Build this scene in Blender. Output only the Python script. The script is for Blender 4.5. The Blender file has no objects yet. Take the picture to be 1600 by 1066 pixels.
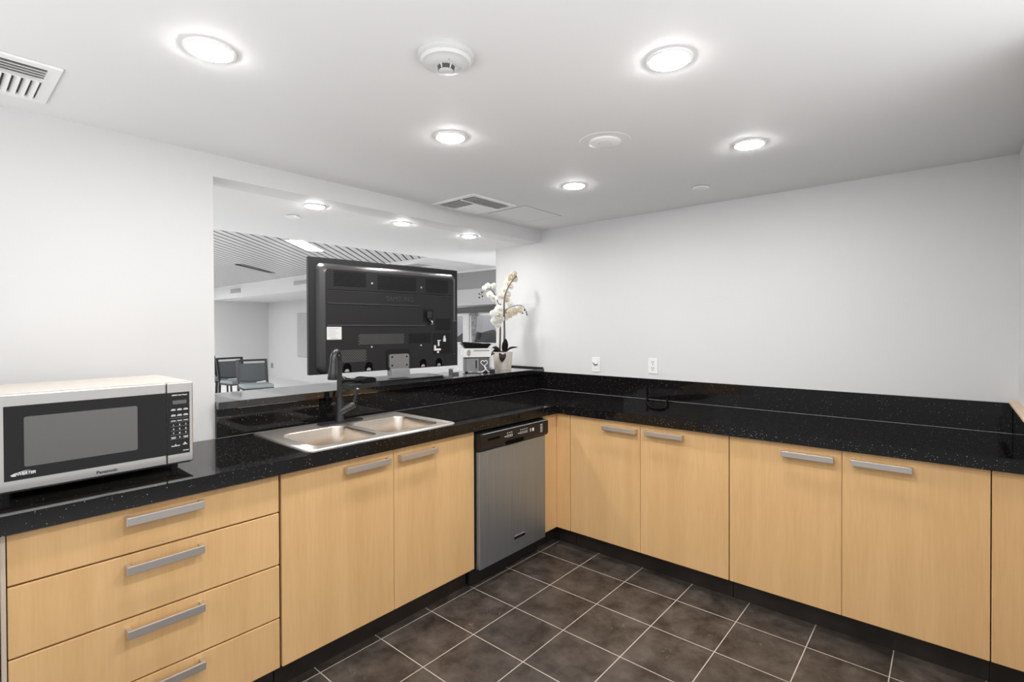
import bpy, bmesh, math, random
from mathutils import Vector, Matrix
R = math.radians
random.seed(7)
SC = bpy.context.scene
COL = SC.collection

# ------------------------------------------------------------------ camera
cam_d = bpy.data.cameras.new('camera')
cam = bpy.data.objects.new('camera', cam_d)
COL.objects.link(cam)
SC.camera = cam
_yaw, _pt, _rl = 0.7113, -0.0086, -0.0036
_F = Vector((math.cos(_yaw) * math.cos(_pt), math.sin(_yaw) * math.cos(_pt), math.sin(_pt)))
_R = Vector((math.sin(_yaw), -math.cos(_yaw), 0))
_U = _R.cross(_F)
_R, _U = _R * math.cos(_rl) + _U * math.sin(_rl), _U * math.cos(_rl) - _R * math.sin(_rl)
cam.matrix_world = Matrix(((_R.x, _U.x, -_F.x, -2.7676), (_R.y, _U.y, -_F.y, -1.9942), (_R.z, _U.z, -_F.z, 1.4579), (0, 0, 0, 1)))
cam_d.sensor_width = 36.0
cam_d.lens = 792.976 / 1600 * 36
cam_d.shift_y = -13.94 / 1600
cam_d.clip_start = 0.02
cam_d.clip_end = 200

# ------------------------------------------------------------------ world, exposure
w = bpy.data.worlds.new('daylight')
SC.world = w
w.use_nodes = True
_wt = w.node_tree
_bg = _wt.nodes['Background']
_tc = _wt.nodes.new('ShaderNodeTexCoord')
_sx = _wt.nodes.new('ShaderNodeSeparateXYZ')
_wt.links.new(_tc.outputs['Generated'], _sx.inputs[0])
_rp = _wt.nodes.new('ShaderNodeValToRGB')     # by elevation: added uplight for the ceiling, dim band at the horizon, overcast sky
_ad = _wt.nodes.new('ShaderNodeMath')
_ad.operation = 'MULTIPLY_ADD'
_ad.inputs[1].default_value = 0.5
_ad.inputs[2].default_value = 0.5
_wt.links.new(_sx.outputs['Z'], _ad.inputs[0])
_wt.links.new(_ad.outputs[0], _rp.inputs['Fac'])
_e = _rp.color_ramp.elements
UPLIGHT, DIM_BAND, SKY = 0.74, 0.125, 0.25           # times 3
_e[0].position, _e[0].color = 0.305, (UPLIGHT,) * 3 + (1,)
_e[1].position, _e[1].color = 0.375, (DIM_BAND,) * 3 + (1,)
_q = _e.new(0.50); _q.color = (DIM_BAND,) * 3 + (1,)
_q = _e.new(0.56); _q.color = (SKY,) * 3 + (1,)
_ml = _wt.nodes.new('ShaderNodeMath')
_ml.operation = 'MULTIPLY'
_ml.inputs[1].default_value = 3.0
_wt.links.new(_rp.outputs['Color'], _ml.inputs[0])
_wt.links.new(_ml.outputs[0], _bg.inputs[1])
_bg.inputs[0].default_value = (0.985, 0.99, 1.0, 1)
SC.view_settings.view_transform = 'Standard'
SC.view_settings.look = 'None'
SC.view_settings.gamma = 1.0
SC.view_settings.use_curve_mapping = False
SC.view_settings.exposure = 0.60
LAMP = 185.0          # strength of the downlight lenses

# ------------------------------------------------------------------ materials
def lin(c):
    return tuple(((v / 255) / 12.92 if v / 255 <= 0.04045 else ((v / 255 + 0.055) / 1.055) ** 2.4) for v in c) + (1,)

def mat(name, rgb, rough=0.5, metal=0.0, spec=0.5, bump=0.0, bscale=200, var=0.0, vscale=3.0, coat=0.0):
    m = bpy.data.materials.new(name)
    m.use_nodes = True
    nt = m.node_tree
    b = nt.nodes['Principled BSDF']
    c = rgb if len(rgb) == 4 else tuple(rgb) + (1,)
    b.inputs['Base Color'].default_value = c
    b.inputs['Roughness'].default_value = rough
    b.inputs['Metallic'].default_value = metal
    b.inputs['Specular IOR Level'].default_value = spec
    b.inputs['Coat Weight'].default_value = coat
    tc = nt.nodes.new('ShaderNodeTexCoord')
    if var:
        n = nt.nodes.new('ShaderNodeTexNoise')
        n.inputs['Scale'].default_value = vscale
        n.inputs['Detail'].default_value = 5
        nt.links.new(tc.outputs['Object'], n.inputs['Vector'])
        r = nt.nodes.new('ShaderNodeValToRGB')
        r.color_ramp.elements[0].position = 0.3
        r.color_ramp.elements[1].position = 0.7
        r.color_ramp.elements[0].color = tuple(v * (1 - var) for v in c[:3]) + (1,)
        r.color_ramp.elements[1].color = tuple(min(1, v * (1 + var)) for v in c[:3]) + (1,)
        nt.links.new(n.outputs['Fac'], r.inputs['Fac'])
        nt.links.new(r.outputs['Color'], b.inputs['Base Color'])
    if bump:
        n = nt.nodes.new('ShaderNodeTexNoise')
        n.inputs['Scale'].default_value = bscale
        n.inputs['Detail'].default_value = 3
        nt.links.new(tc.outputs['Object'], n.inputs['Vector'])
        bp = nt.nodes.new('ShaderNodeBump')
        bp.inputs['Strength'].default_value = bump
        bp.inputs['Distance'].default_value = 0.002
        nt.links.new(n.outputs['Fac'], bp.inputs['Height'])
        nt.links.new(bp.outputs['Normal'], b.inputs['Normal'])
    return m

def emit(name, rgb, s):
    m = bpy.data.materials.new(name)
    m.use_nodes = True
    nt = m.node_tree
    nt.nodes.remove(nt.nodes['Principled BSDF'])
    e = nt.nodes.new('ShaderNodeEmission')
    e.inputs[0].default_value = tuple(rgb) + (1,)
    e.inputs[1].default_value = s
    nt.links.new(e.outputs[0], nt.nodes['Material Output'].inputs[0])
    return m

def stretch_coords(nt, scale, rand=True):
    tc = nt.nodes.new('ShaderNodeTexCoord')
    mp = nt.nodes.new('ShaderNodeMapping')
    mp.inputs['Scale'].default_value = scale
    nt.links.new(tc.outputs['Object'], mp.inputs['Vector'])
    if rand:
        oi = nt.nodes.new('ShaderNodeObjectInfo')
        mu = nt.nodes.new('ShaderNodeMath')
        mu.operation = 'MULTIPLY'
        mu.inputs[1].default_value = 37.0
        nt.links.new(oi.outputs['Random'], mu.inputs[0])
        nt.links.new(mu.outputs[0], mp.inputs['Location'])
    return mp

def maple():
    m = bpy.data.materials.new('maple veneer')
    m.use_nodes = True
    nt = m.node_tree
    b = nt.nodes['Principled BSDF']
    b.inputs['Roughness'].default_value = 0.42
    b.inputs['Specular IOR Level'].default_value = 0.35
    mp = stretch_coords(nt, (1, 1, 0.07))
    n1 = nt.nodes.new('ShaderNodeTexNoise')
    n1.inputs['Scale'].default_value = 9
    n1.inputs['Detail'].default_value = 4
    n1.inputs['Distortion'].default_value = 0.8
    nt.links.new(mp.outputs[0], n1.inputs['Vector'])
    n2 = nt.nodes.new('ShaderNodeTexNoise')
    n2.inputs['Scale'].default_value = 120
    n2.inputs['Detail'].default_value = 3
    nt.links.new(mp.outputs[0], n2.inputs['Vector'])
    r1 = nt.nodes.new('ShaderNodeValToRGB')
    r1.color_ramp.elements[0].position = 0.3
    r1.color_ramp.elements[1].position = 0.72
    r1.color_ramp.elements[0].color = (0.665, 0.412, 0.186, 1)
    r1.color_ramp.elements[1].color = (0.74, 0.475, 0.228, 1)
    nt.links.new(n1.outputs['Fac'], r1.inputs['Fac'])
    r2 = nt.nodes.new('ShaderNodeValToRGB')
    r2.color_ramp.elements[0].position = 0.36
    r2.color_ramp.elements[1].position = 0.6
    r2.color_ramp.elements[0].color = (0.85, 0.82, 0.76, 1)
    r2.color_ramp.elements[1].color = (1, 1, 1, 1)
    nt.links.new(n2.outputs['Fac'], r2.inputs['Fac'])
    mx = nt.nodes.new('ShaderNodeMix')
    mx.data_type = 'RGBA'
    mx.blend_type = 'MULTIPLY'
    mx.inputs[0].default_value = 0.3
    nt.links.new(r1.outputs[0], mx.inputs[6])
    nt.links.new(r2.outputs[0], mx.inputs[7])
    nt.links.new(mx.outputs[2], b.inputs['Base Color'])
    return m

def granite(name='black sparkle quartz', spec=0.30):
    m = bpy.data.materials.new(name)
    m.use_nodes = True
    nt = m.node_tree
    b = nt.nodes['Principled BSDF']
    b.inputs['Roughness'].default_value = 0.05
    b.inputs['Specular IOR Level'].default_value = spec
    tc = nt.nodes.new('ShaderNodeTexCoord')
    v = nt.nodes.new('ShaderNodeTexVoronoi')
    v.inputs['Scale'].default_value = 165
    nt.links.new(tc.outputs['Object'], v.inputs['Vector'])
    lt = nt.nodes.new('ShaderNodeMath')
    lt.operation = 'LESS_THAN'
    lt.inputs[1].default_value = 0.20
    nt.links.new(v.outputs['Distance'], lt.inputs[0])
    sep = nt.nodes.new('ShaderNodeSeparateColor')
    nt.links.new(v.outputs['Color'], sep.inputs[0])
    pw = nt.nodes.new('ShaderNodeMath')
    pw.operation = 'POWER'
    pw.inputs[1].default_value = 11.0
    nt.links.new(sep.outputs[0], pw.inputs[0])
    mu = nt.nodes.new('ShaderNodeMath')
    mu.operation = 'MULTIPLY'
    nt.links.new(lt.outputs[0], mu.inputs[0])
    nt.links.new(pw.outputs[0], mu.inputs[1])
    mx = nt.nodes.new('ShaderNodeMix')
    mx.data_type = 'RGBA'
    mx.inputs[6].default_value = (0.006, 0.0058, 0.0055, 1)
    mx.inputs[7].default_value = (0.50, 0.48, 0.42, 1)
    nt.links.new(mu.outputs[0], mx.inputs[0])
    nt.links.new(mx.outputs[2], b.inputs['Base Color'])
    return m

def brushed(name, rgb, rough, axis_scale, amount=0.10, spec=0.5):
    m = bpy.data.materials.new(name)
    m.use_nodes = True
    nt = m.node_tree
    b = nt.nodes['Principled BSDF']
    b.inputs['Metallic'].default_value = 1.0
    b.inputs['Roughness'].default_value = rough
    mp = stretch_coords(nt, axis_scale)
    n = nt.nodes.new('ShaderNodeTexNoise')
    n.inputs['Scale'].default_value = 60
    n.inputs['Detail'].default_value = 4
    nt.links.new(mp.outputs[0], n.inputs['Vector'])
    r = nt.nodes.new('ShaderNodeValToRGB')
    r.color_ramp.elements[0].color = tuple(v * (1 - amount) for v in rgb) + (1,)
    r.color_ramp.elements[1].color = tuple(min(1, v * (1 + amount)) for v in rgb) + (1,)
    nt.links.new(n.outputs['Fac'], r.inputs['Fac'])
    nt.links.new(r.outputs[0], b.inputs['Base Color'])
    return m

def tile_floor():
    m = bpy.data.materials.new('dark brown floor tile')
    m.use_nodes = True
    nt = m.node_tree
    b = nt.nodes['Principled BSDF']
    tc = nt.nodes.new('ShaderNodeTexCoord')
    mp = nt.nodes.new('ShaderNodeMapping')
    mp.inputs['Location'].default_value = (1.3776 + 0.3048 * 20, -0.0197 + 0.3048 * 20, 0)
    nt.links.new(tc.outputs['Object'], mp.inputs['Vector'])
    br = nt.nodes.new('ShaderNodeTexBrick')
    br.offset = 0
    br.squash = 1
    br.inputs['Scale'].default_value = 1
    br.inputs['Brick Width'].default_value = 0.3048
    br.inputs['Row Height'].default_value = 0.3048
    br.inputs['Mortar Size'].default_value = 0.0022
    br.inputs['Mortar Smooth'].default_value = 0.1
    br.inputs['Bias'].default_value = 0
    br.inputs['Color1'].default_value = (0.9, 0.9, 0.9, 1)
    br.inputs['Color2'].default_value = (1.12, 1.12, 1.12, 1)
    nt.links.new(mp.outputs[0], br.inputs['Vector'])
    n = nt.nodes.new('ShaderNodeTexNoise')
    n.inputs['Scale'].default_value = 7
    n.inputs['Detail'].default_value = 8
    n.inputs['Roughness'].default_value = 0.66
    n.inputs['Distortion'].default_value = 0.15
    nt.links.new(tc.outputs['Object'], n.inputs['Vector'])
    r = nt.nodes.new('ShaderNodeValToRGB')
    r.color_ramp.elements[0].position = 0.36
    r.color_ramp.elements[1].position = 0.74
    r.color_ramp.elements[0].color = (0.026, 0.0195, 0.0155, 1)
    r.color_ramp.elements[1].color = (0.112, 0.092, 0.077, 1)
    nt.links.new(n.outputs['Fac'], r.inputs['Fac'])
    # fine pale scratches
    wv = nt.nodes.new('ShaderNodeTexNoise')
    wv.inputs['Scale'].default_value = 5.0
    wv.inputs['Detail'].default_value = 6
    wv.inputs['Distortion'].default_value = 2.6
    nt.links.new(tc.outputs['Object'], wv.inputs['Vector'])
    d = nt.nodes.new('ShaderNodeMath')
    d.operation = 'SUBTRACT'
    d.inputs[1].default_value = 0.5
    nt.links.new(wv.outputs['Fac'], d.inputs[0])
    a = nt.nodes.new('ShaderNodeMath')
    a.operation = 'ABSOLUTE'
    nt.links.new(d.outputs[0], a.inputs[0])
    lt = nt.nodes.new('ShaderNodeMapRange')
    lt.inputs[1].default_value = 0.0
    lt.inputs[2].default_value = 0.006
    lt.inputs[3].default_value = 1.0
    lt.inputs[4].default_value = 0.0
    nt.links.new(a.outputs[0], lt.inputs[0])
    n3 = nt.nodes.new('ShaderNodeTexNoise')
    n3.inputs['Scale'].default_value = 11
    nt.links.new(tc.outputs['Object'], n3.inputs['Vector'])
    g = nt.nodes.new('ShaderNodeMapRange')
    g.inputs[1].default_value = 0.56
    g.inputs[2].default_value = 0.68
    nt.links.new(n3.outputs['Fac'], g.inputs[0])
    mm = nt.nodes.new('ShaderNodeMath')
    mm.operation = 'MULTIPLY'
    nt.links.new(lt.outputs[0], mm.inputs[0])
    nt.links.new(g.outputs[0], mm.inputs[1])
    ms = nt.nodes.new('ShaderNodeMath')
    ms.operation = 'MULTIPLY'
    ms.inputs[1].default_value = 0.85
    nt.links.new(mm.outputs[0], ms.inputs[0])
    x1 = nt.nodes.new('ShaderNodeMix')
    x1.data_type = 'RGBA'
    x1.inputs[7].default_value = (0.22, 0.19, 0.165, 1)
    nt.links.new(ms.outputs[0], x1.inputs[0])
    nt.links.new(r.outputs[0], x1.inputs[6])
    x2 = nt.nodes.new('ShaderNodeMix')
    x2.data_type = 'RGBA'
    x2.blend_type = 'MULTIPLY'
    x2.inputs[0].default_value = 1
    nt.links.new(x1.outputs[2], x2.inputs[6])
    nt.links.new(br.outputs['Color'], x2.inputs[7])
    x3 = nt.nodes.new('ShaderNodeMix')
    x3.data_type = 'RGBA'
    x3.inputs[7].default_value = (0.44, 0.40, 0.35, 1)
    nt.links.new(br.outputs['Fac'], x3.inputs[0])
    nt.links.new(x2.outputs[2], x3.inputs[6])
    nt.links.new(x3.outputs[2], b.inputs['Base Color'])
    rr = nt.nodes.new('ShaderNodeMapRange')
    rr.inputs[3].default_value = 0.34
    rr.inputs[4].default_value = 0.5
    nt.links.new(n.outputs['Fac'], rr.inputs[0])
    nt.links.new(rr.outputs[0], b.inputs['Roughness'])
    b.inputs['Specular IOR Level'].default_value = 0.4
    bp = nt.nodes.new('ShaderNodeBump')
    bp.inputs['Strength'].default_value = 0.15
    bp.inputs['Distance'].default_value = 0.002
    nt.links.new(n.outputs['Fac'], bp.inputs['Height'])
    nt.links.new(bp.outputs[0], b.inputs['Normal'])
    return m

M = {}
M['wall'] = mat('white wall paint', (0.64, 0.64, 0.642), 0.6, spec=0.25, bump=0.05, bscale=150)
M['ceil'] = mat('white ceiling paint', (0.72, 0.72, 0.72), 0.65, spec=0.2, bump=0.04, bscale=120)
M['maple'] = maple()
M['edge'] = mat('pale cabinet edge band', (0.60, 0.50, 0.40), 0.45)
M['carcass'] = mat('dark cabinet interior', (0.05, 0.03, 0.018), 0.6)
M['granite'] = granite()
M['granitebar'] = granite('polished bar quartz', 0.5)
_b = M['granitebar'].node_tree.nodes['Principled BSDF']
_b.inputs['Coat Weight'].default_value = 1.0
_b.inputs['Coat IOR'].default_value = 1.55
_b.inputs['Coat Roughness'].default_value = 0.02
M['floor'] = tile_floor()
M['toe'] = mat('dark toe kick laminate', (0.028, 0.022, 0.018), 0.3, spec=0.4, var=0.35, vscale=6)
M['alu'] = mat('satin aluminium pull', (0.62, 0.58, 0.54), 0.38, metal=0.85)
M['steel'] = brushed('brushed stainless front', (0.72, 0.70, 0.675), 0.30, (0.02, 1, 1), 0.06)
M['dwsteel'] = brushed('dark brushed stainless door', (0.38, 0.435, 0.51), 0.5, (1, 1, 0.03), 0.16)
M['sink'] = brushed('satin sink steel', (0.70, 0.62, 0.54), 0.26, (1, 1, 0.05), 0.05)
M['sinkrim'] = brushed('bright sink rim steel', (0.66, 0.61, 0.565), 0.36, (0.03, 1, 1), 0.05)
M['beige'] = mat('beige metal casing', (0.62, 0.57, 0.51), 0.45, spec=0.4)
M['blackgloss'] = mat('black glossy plastic', (0.010, 0.010, 0.011), 0.15, spec=0.5)
M['blackpl'] = mat('black textured plastic', (0.017, 0.017, 0.018), 0.42, spec=0.45, bump=0.08, bscale=700)
M['tvback'] = mat('dark grey tv shell', (0.014, 0.014, 0.0145), 0.42, spec=0.36)
M['tvbevel'] = mat('glossy tv shell bevel', (0.016, 0.016, 0.016), 0.34, spec=0.9)
M['tvdark'] = mat('tv recess black', (0.003, 0.003, 0.003), 0.7, spec=0.05)
M['slotgrey'] = mat('grey vent slot', (0.12, 0.12, 0.12), 0.5)
M['tvrecess'] = mat('tv socket recess', (0.006, 0.006, 0.0062), 0.45, spec=0.3)
M['white2'] = mat('off white plastic', (0.58, 0.58, 0.575), 0.45)
M['cordblack'] = mat('dull black rubber', (0.004, 0.004, 0.004), 0.8, spec=0.08)
M['panelblack'] = mat('dishwasher panel black', (0.008, 0.008, 0.009), 0.35, spec=0.35)
M['bronze'] = mat('matte black faucet metal', (0.014, 0.014, 0.0145), 0.32, metal=0.2, spec=0.7)
M['mwglass'] = mat('smoked door glass', (0.012, 0.012, 0.012), 0.09, spec=0.45)
M['mwwin'] = mat('grey door mesh window', (0.12, 0.12, 0.117), 0.22, spec=0.5)
M['white'] = mat('white plastic', (0.78, 0.78, 0.77), 0.4)
M['whiteprint'] = mat('white print', (0.75, 0.75, 0.75), 0.5)
M['greyprint'] = mat('grey print', (0.33, 0.33, 0.33), 0.5)
M['blackprint'] = mat('black print', (0.012, 0.012, 0.012), 0.5)
M['metalplate'] = mat('grey painted bracket', (0.30, 0.30, 0.30), 0.33, metal=0.6)
M['grille'] = mat('dark duct inside', (0.06, 0.06, 0.06), 0.7)
M['grey'] = mat('mid grey metal', (0.30, 0.30, 0.30), 0.4)
M['lens'] = emit('downlight lens', (1.0, 0.985, 0.96), LAMP)
M['panel'] = emit('ceiling light panel', (1, 1, 1), 105)
M['slat'] = mat('light metal ceiling slat', (0.66, 0.66, 0.66), 0.22, metal=0.25, spec=0.7)
M['slatgap'] = mat('dark gap above slats', (0.012, 0.012, 0.012), 0.9)
M['carpet'] = mat('pale lobby floor', (0.72, 0.72, 0.71), 0.8, var=0.06, vscale=30)
M['fabric'] = mat('grey blue chair fabric', (0.150, 0.162, 0.168), 0.85, bump=0.3, bscale=600)
M['seatfab'] = mat('pale blue seat fabric', (0.215, 0.240, 0.250), 0.85, bump=0.3, bscale=600)
M['frame'] = mat('black chair frame', (0.012, 0.012, 0.014), 0.4)
M['leaf'] = mat('dark orchid leaf', (0.010, 0.012, 0.010), 0.35, var=0.2, vscale=20)
M['stem'] = mat('brown orchid stem', (0.10, 0.07, 0.05), 0.6)
M['petal'] = mat('white orchid petal', (0.88, 0.88, 0.86), 0.5)
M['cream'] = mat('cream orchid petal', (0.88, 0.81, 0.68), 0.5)
M['lip'] = mat('yellow orchid lip', (0.72, 0.58, 0.30), 0.5)
M['bud'] = mat('dark orchid bud', (0.03, 0.02, 0.022), 0.5)
M['pot'] = mat('pale marbled pot', (0.72, 0.66, 0.60), 0.35, var=0.12, vscale=14)
M['wood'] = mat('pale wood cap', (0.66, 0.50, 0.36), 0.5, var=0.08, vscale=30)
M['silver'] = mat('silver grey device casing', (0.26, 0.26, 0.26), 0.38, metal=0.6)
M['darkface'] = mat('dark grey device face', (0.10, 0.10, 0.10), 0.35)
M['fascia'] = mat('grey lobby fascia', (0.33, 0.33, 0.33), 0.6)
M['blind'] = mat('pale roller blind', (0.56, 0.56, 0.56), 0.7)
M['darkband'] = mat('dark window head', (0.06, 0.06, 0.06), 0.35)
M['hedge'] = mat('dark planting outside', (0.045, 0.05, 0.045), 0.9, var=0.4, vscale=3)
M['curtain'] = mat('patterned grey curtain', (0.66, 0.66, 0.66), 0.8, var=0.4, vscale=16)
g = bpy.data.materials.new('tinted window glass')
g.use_nodes = True
_nt = g.node_tree
_nt.nodes.remove(_nt.nodes['Principled BSDF'])
_t = _nt.nodes.new('ShaderNodeBsdfTransparent')
_t.inputs[0].default_value = (0.78, 0.78, 0.80, 1)
_g = _nt.nodes.new('ShaderNodeBsdfGlossy')
_g.inputs['Roughness'].default_value = 0.03
_m = _nt.nodes.new('ShaderNodeMixShader')
_m.inputs[0].default_value = 0.06
_nt.links.new(_t.outputs[0], _m.inputs[1])
_nt.links.new(_g.outputs[0], _m.inputs[2])
_nt.links.new(_m.outputs[0], _nt.nodes['Material Output'].inputs[0])
M['glass'] = g

# ------------------------------------------------------------------ helpers
BASE = {}     # object name -> world location of its thing's base (unrotated things are modelled in world coordinates)

def obj(name, bm, m, parent=None, local=False, smooth=False, at=None):
    me = bpy.data.meshes.new(name)
    base = Vector((0, 0, 0))
    if parent is not None and not local:
        base = BASE[parent.name]
    elif at is not None:
        base = Vector(at)
    if base.length:
        bmesh.ops.translate(bm, verts=bm.verts, vec=-base)
    bmesh.ops.recalc_face_normals(bm, faces=bm.faces)
    bm.to_mesh(me)
    bm.free()
    if smooth:
        for p in me.polygons:
            p.use_smooth = True
        try:
            me.set_sharp_from_angle(angle=R(40))
        except Exception:
            pass
    for q in (m if isinstance(m, (list, tuple)) else [m]):
        me.materials.append(M[q])
    o = bpy.data.objects.new(name, me)
    COL.objects.link(o)
    if parent is not None:
        o.parent = parent
        BASE[o.name] = BASE[parent.name]
    else:
        o.location = base
        BASE[o.name] = base
    return o

def thing(name, label, cat, loc, rotz=0.0, group=None):
    o = bpy.data.objects.new(name, None)
    COL.objects.link(o)
    o.empty_display_size = 0.05
    o.location = loc
    o.rotation_euler = (0, 0, rotz)
    o['label'] = label
    o['category'] = cat
    if group:
        o['group'] = group
    BASE[o.name] = Vector(loc)
    return o

def tag(o, label, cat, group=None):
    o['label'] = label
    o['category'] = cat
    if group:
        o['group'] = group
    return o

def struct(name, bm, m):
    o = obj(name, bm, m)
    o['kind'] = 'structure'
    return o

def copy_tree(o, parent=None):
    c = o.copy()
    COL.objects.link(c)
    if parent is not None:
        c.parent = parent
    for ch in list(o.children):
        copy_tree(ch, c)
    return c

def nb():
    return bmesh.new()

def box(bm, a, b, bev=0.0, seg=2, mi=0):
    x0, x1 = sorted((a[0], b[0]))
    y0, y1 = sorted((a[1], b[1]))
    z0, z1 = sorted((a[2], b[2]))
    v = [bm.verts.new(p) for p in ((x0, y0, z0), (x1, y0, z0), (x1, y1, z0), (x0, y1, z0), (x0, y0, z1), (x1, y0, z1), (x1, y1, z1), (x0, y1, z1))]
    fs = [bm.faces.new([v[i] for i in q]) for q in ((3, 2, 1, 0), (4, 5, 6, 7), (0, 1, 5, 4), (1, 2, 6, 5), (2, 3, 7, 6), (3, 0, 4, 7))]
    for f in fs:
        f.material_index = mi
    if bev:
        es = list({e for f in fs for e in f.edges})
        bmesh.ops.bevel(bm, geom=es, offset=bev, segments=seg, affect='EDGES', profile=0.5)
    return fs

def bbox(a, b, bev=0.0, seg=2):
    bm = nb()
    box(bm, a, b, bev, seg)
    return bm

def prism(bm, pts, h0, h1, axis='z', mi=0):
    """extrude a polygon of 2-D points between two heights along an axis"""
    def P(p, h):
        if axis == 'z':
            return (p[0], p[1], h)
        if axis == 'y':
            return (p[0], h, p[1])
        return (h, p[0], p[1])
    a = [bm.verts.new(P(p, h0)) for p in pts]
    b = [bm.verts.new(P(p, h1)) for p in pts]
    n = len(pts)
    fs = [bm.faces.new(a[::-1]), bm.faces.new(b)]
    for i in range(n):
        fs.append(bm.faces.new((a[i], a[(i + 1) % n], b[(i + 1) % n], b[i])))
    for f in fs:
        f.material_index = mi
    return fs

def rrect(x0, x1, y0, y1, r, n=5):
    pts = []
    for cx, cy, a0 in ((x1 - r, y1 - r, 0), (x0 + r, y1 - r, 90), (x0 + r, y0 + r, 180), (x1 - r, y0 + r, 270)):
        for i in range(n + 1):
            a = R(a0 + 90 * i / n)
            pts.append((cx + r * math.cos(a), cy + r * math.sin(a)))
    return pts

def lathe(bm, prof, c=(0, 0, 0), n=32, cap0=True, cap1=True, mi=0):
    rings = []
    for r, z in prof:
        rings.append([bm.verts.new((c[0] + r * math.cos(2 * math.pi * i / n), c[1] + r * math.sin(2 * math.pi * i / n), c[2] + z)) for i in range(n)])
    for a, b in zip(rings, rings[1:]):
        for i in range(n):
            f = bm.faces.new((a[i], a[(i + 1) % n], b[(i + 1) % n], b[i]))
            f.material_index = mi
    if cap0:
        bm.faces.new(rings[0][::-1]).material_index = mi
    if cap1:
        bm.faces.new(rings[-1]).material_index = mi

def catmull(pts, k=6):
    P = [Vector(p) for p in pts]
    P = [2 * P[0] - P[1]] + P + [2 * P[-1] - P[-2]]
    out = []
    for i in range(1, len(P) - 2):
        for j in range(k):
            t = j / k
            a, b, c, d = P[i - 1], P[i], P[i + 1], P[i + 2]
            out.append(0.5 * ((2 * b) + (c - a) * t + (2 * a - 5 * b + 4 * c - d) * t * t + (3 * b - a - 3 * c + d) * t ** 3))
    out.append(P[-2])
    return out

def tube(bm, pts, r, n=10, mi=0, caps=True):
    pts = [Vector(p) for p in pts]
    rs = r if isinstance(r, (list, tuple)) else [r] * len(pts)
    rings = []
    up = Vector((0, 0, 1))
    prev = None
    for i, p in enumerate(pts):
        t = (pts[min(i + 1, len(pts) - 1)] - pts[max(i - 1, 0)]).normalized()
        if prev is None:
            a = t.cross(up)
            if a.length < 1e-3:
                a = t.cross(Vector((1, 0, 0)))
        else:
            a = prev - t * prev.dot(t)
        a.normalize()
        prev = a
        b = t.cross(a)
        rings.append([bm.verts.new(p + (a * math.cos(2 * math.pi * k / n) + b * math.sin(2 * math.pi * k / n)) * rs[i]) for k in range(n)])
    for u, v in zip(rings, rings[1:]):
        for k in range(n):
            bm.faces.new((u[k], u[(k + 1) % n], v[(k + 1) % n], v[k])).material_index = mi
    if caps:
        bm.faces.new(rings[0][::-1]).material_index = mi
        bm.faces.new(rings[-1]).material_index = mi

def bar(bm, p, q, wx, wy, side=None):
    """rectangular bar from p to q"""
    p, q = Vector(p), Vector(q)
    t = (q - p).normalized()
    a = Vector(side) if side else t.cross(Vector((0, 0, 1)))
    if a.length < 1e-3:
        a = Vector((1, 0, 0))
    a = (a - t * a.dot(t)).normalized()
    b = t.cross(a)
    v = []
    for c in (p, q):
        for s1, s2 in ((-1, -1), (1, -1), (1, 1), (-1, 1)):
            v.append(bm.verts.new(c + a * wx / 2 * s1 + b * wy / 2 * s2))
    for f in ((3, 2, 1, 0), (4, 5, 6, 7), (0, 1, 5, 4), (1, 2, 6, 5), (2, 3, 7, 6), (3, 0, 4, 7)):
        bm.faces.new([v[i] for i in f])

def grid_slab(xs, ys, keep, z0, z1):
    """flat slab made of grid cells; keep(cx, cy) says which cells exist"""
    bm = nb()
    vt, vb = {}, {}
    def V(d, i, j, z):
        if (i, j) not in d:
            d[(i, j)] = bm.verts.new((xs[i], ys[j], z))
        return d[(i, j)]
    K = {(i, j) for i in range(len(xs) - 1) for j in range(len(ys) - 1) if keep((xs[i] + xs[i + 1]) / 2, (ys[j] + ys[j + 1]) / 2)}
    for i, j in K:
        bm.faces.new([V(vt, *q, z1) for q in ((i, j), (i + 1, j), (i + 1, j + 1), (i, j + 1))])
        bm.faces.new([V(vb, *q, z0) for q in ((i, j + 1), (i + 1, j + 1), (i + 1, j), (i, j))])
        for di, dj, a, b in ((-1, 0, (i, j + 1), (i, j)), (1, 0, (i + 1, j), (i + 1, j + 1)), (0, -1, (i, j), (i + 1, j)), (0, 1, (i + 1, j + 1), (i, j + 1))):
            if (i + di, j + dj) not in K:
                bm.faces.new((V(vb, *a, z0), V(vb, *b, z0), V(vt, *b, z1), V(vt, *a, z1)))
    return bm

def text_bm(s, size, mtx, ext=0.0004, align='CENTER', shear=0.0, sx=1.0, bold=0.0):
    cu = bpy.data.curves.new('t', 'FONT')
    cu.body = s
    cu.size = size
    cu.extrude = ext
    cu.align_x = align
    cu.align_y = 'CENTER'
    cu.shear = shear
    cu.offset = bold
    cu.resolution_u = 3
    o = bpy.data.objects.new('t', cu)
    COL.objects.link(o)
    dg = bpy.context.evaluated_depsgraph_get()
    dg.update()
    me = bpy.data.meshes.new_from_object(o.evaluated_get(dg))
    bm = nb()
    bm.from_mesh(me)
    bpy.data.objects.remove(o)
    bpy.data.curves.remove(cu)
    bpy.data.meshes.remove(me)
    bmesh.ops.transform(bm, matrix=mtx @ Matrix.Diagonal((sx, 1, 1, 1)), verts=bm.verts)
    return bm

def join_bm(dst, src):
    me = bpy.data.meshes.new('j')
    src.to_mesh(me)
    src.free()
    dst.from_mesh(me)
    bpy.data.meshes.remove(me)

def face_y(x, y, z):      # text frame on a face looking toward -y
    return Matrix.Translation((x, y, z)) @ Matrix.Rotation(R(90), 4, 'X')

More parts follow.
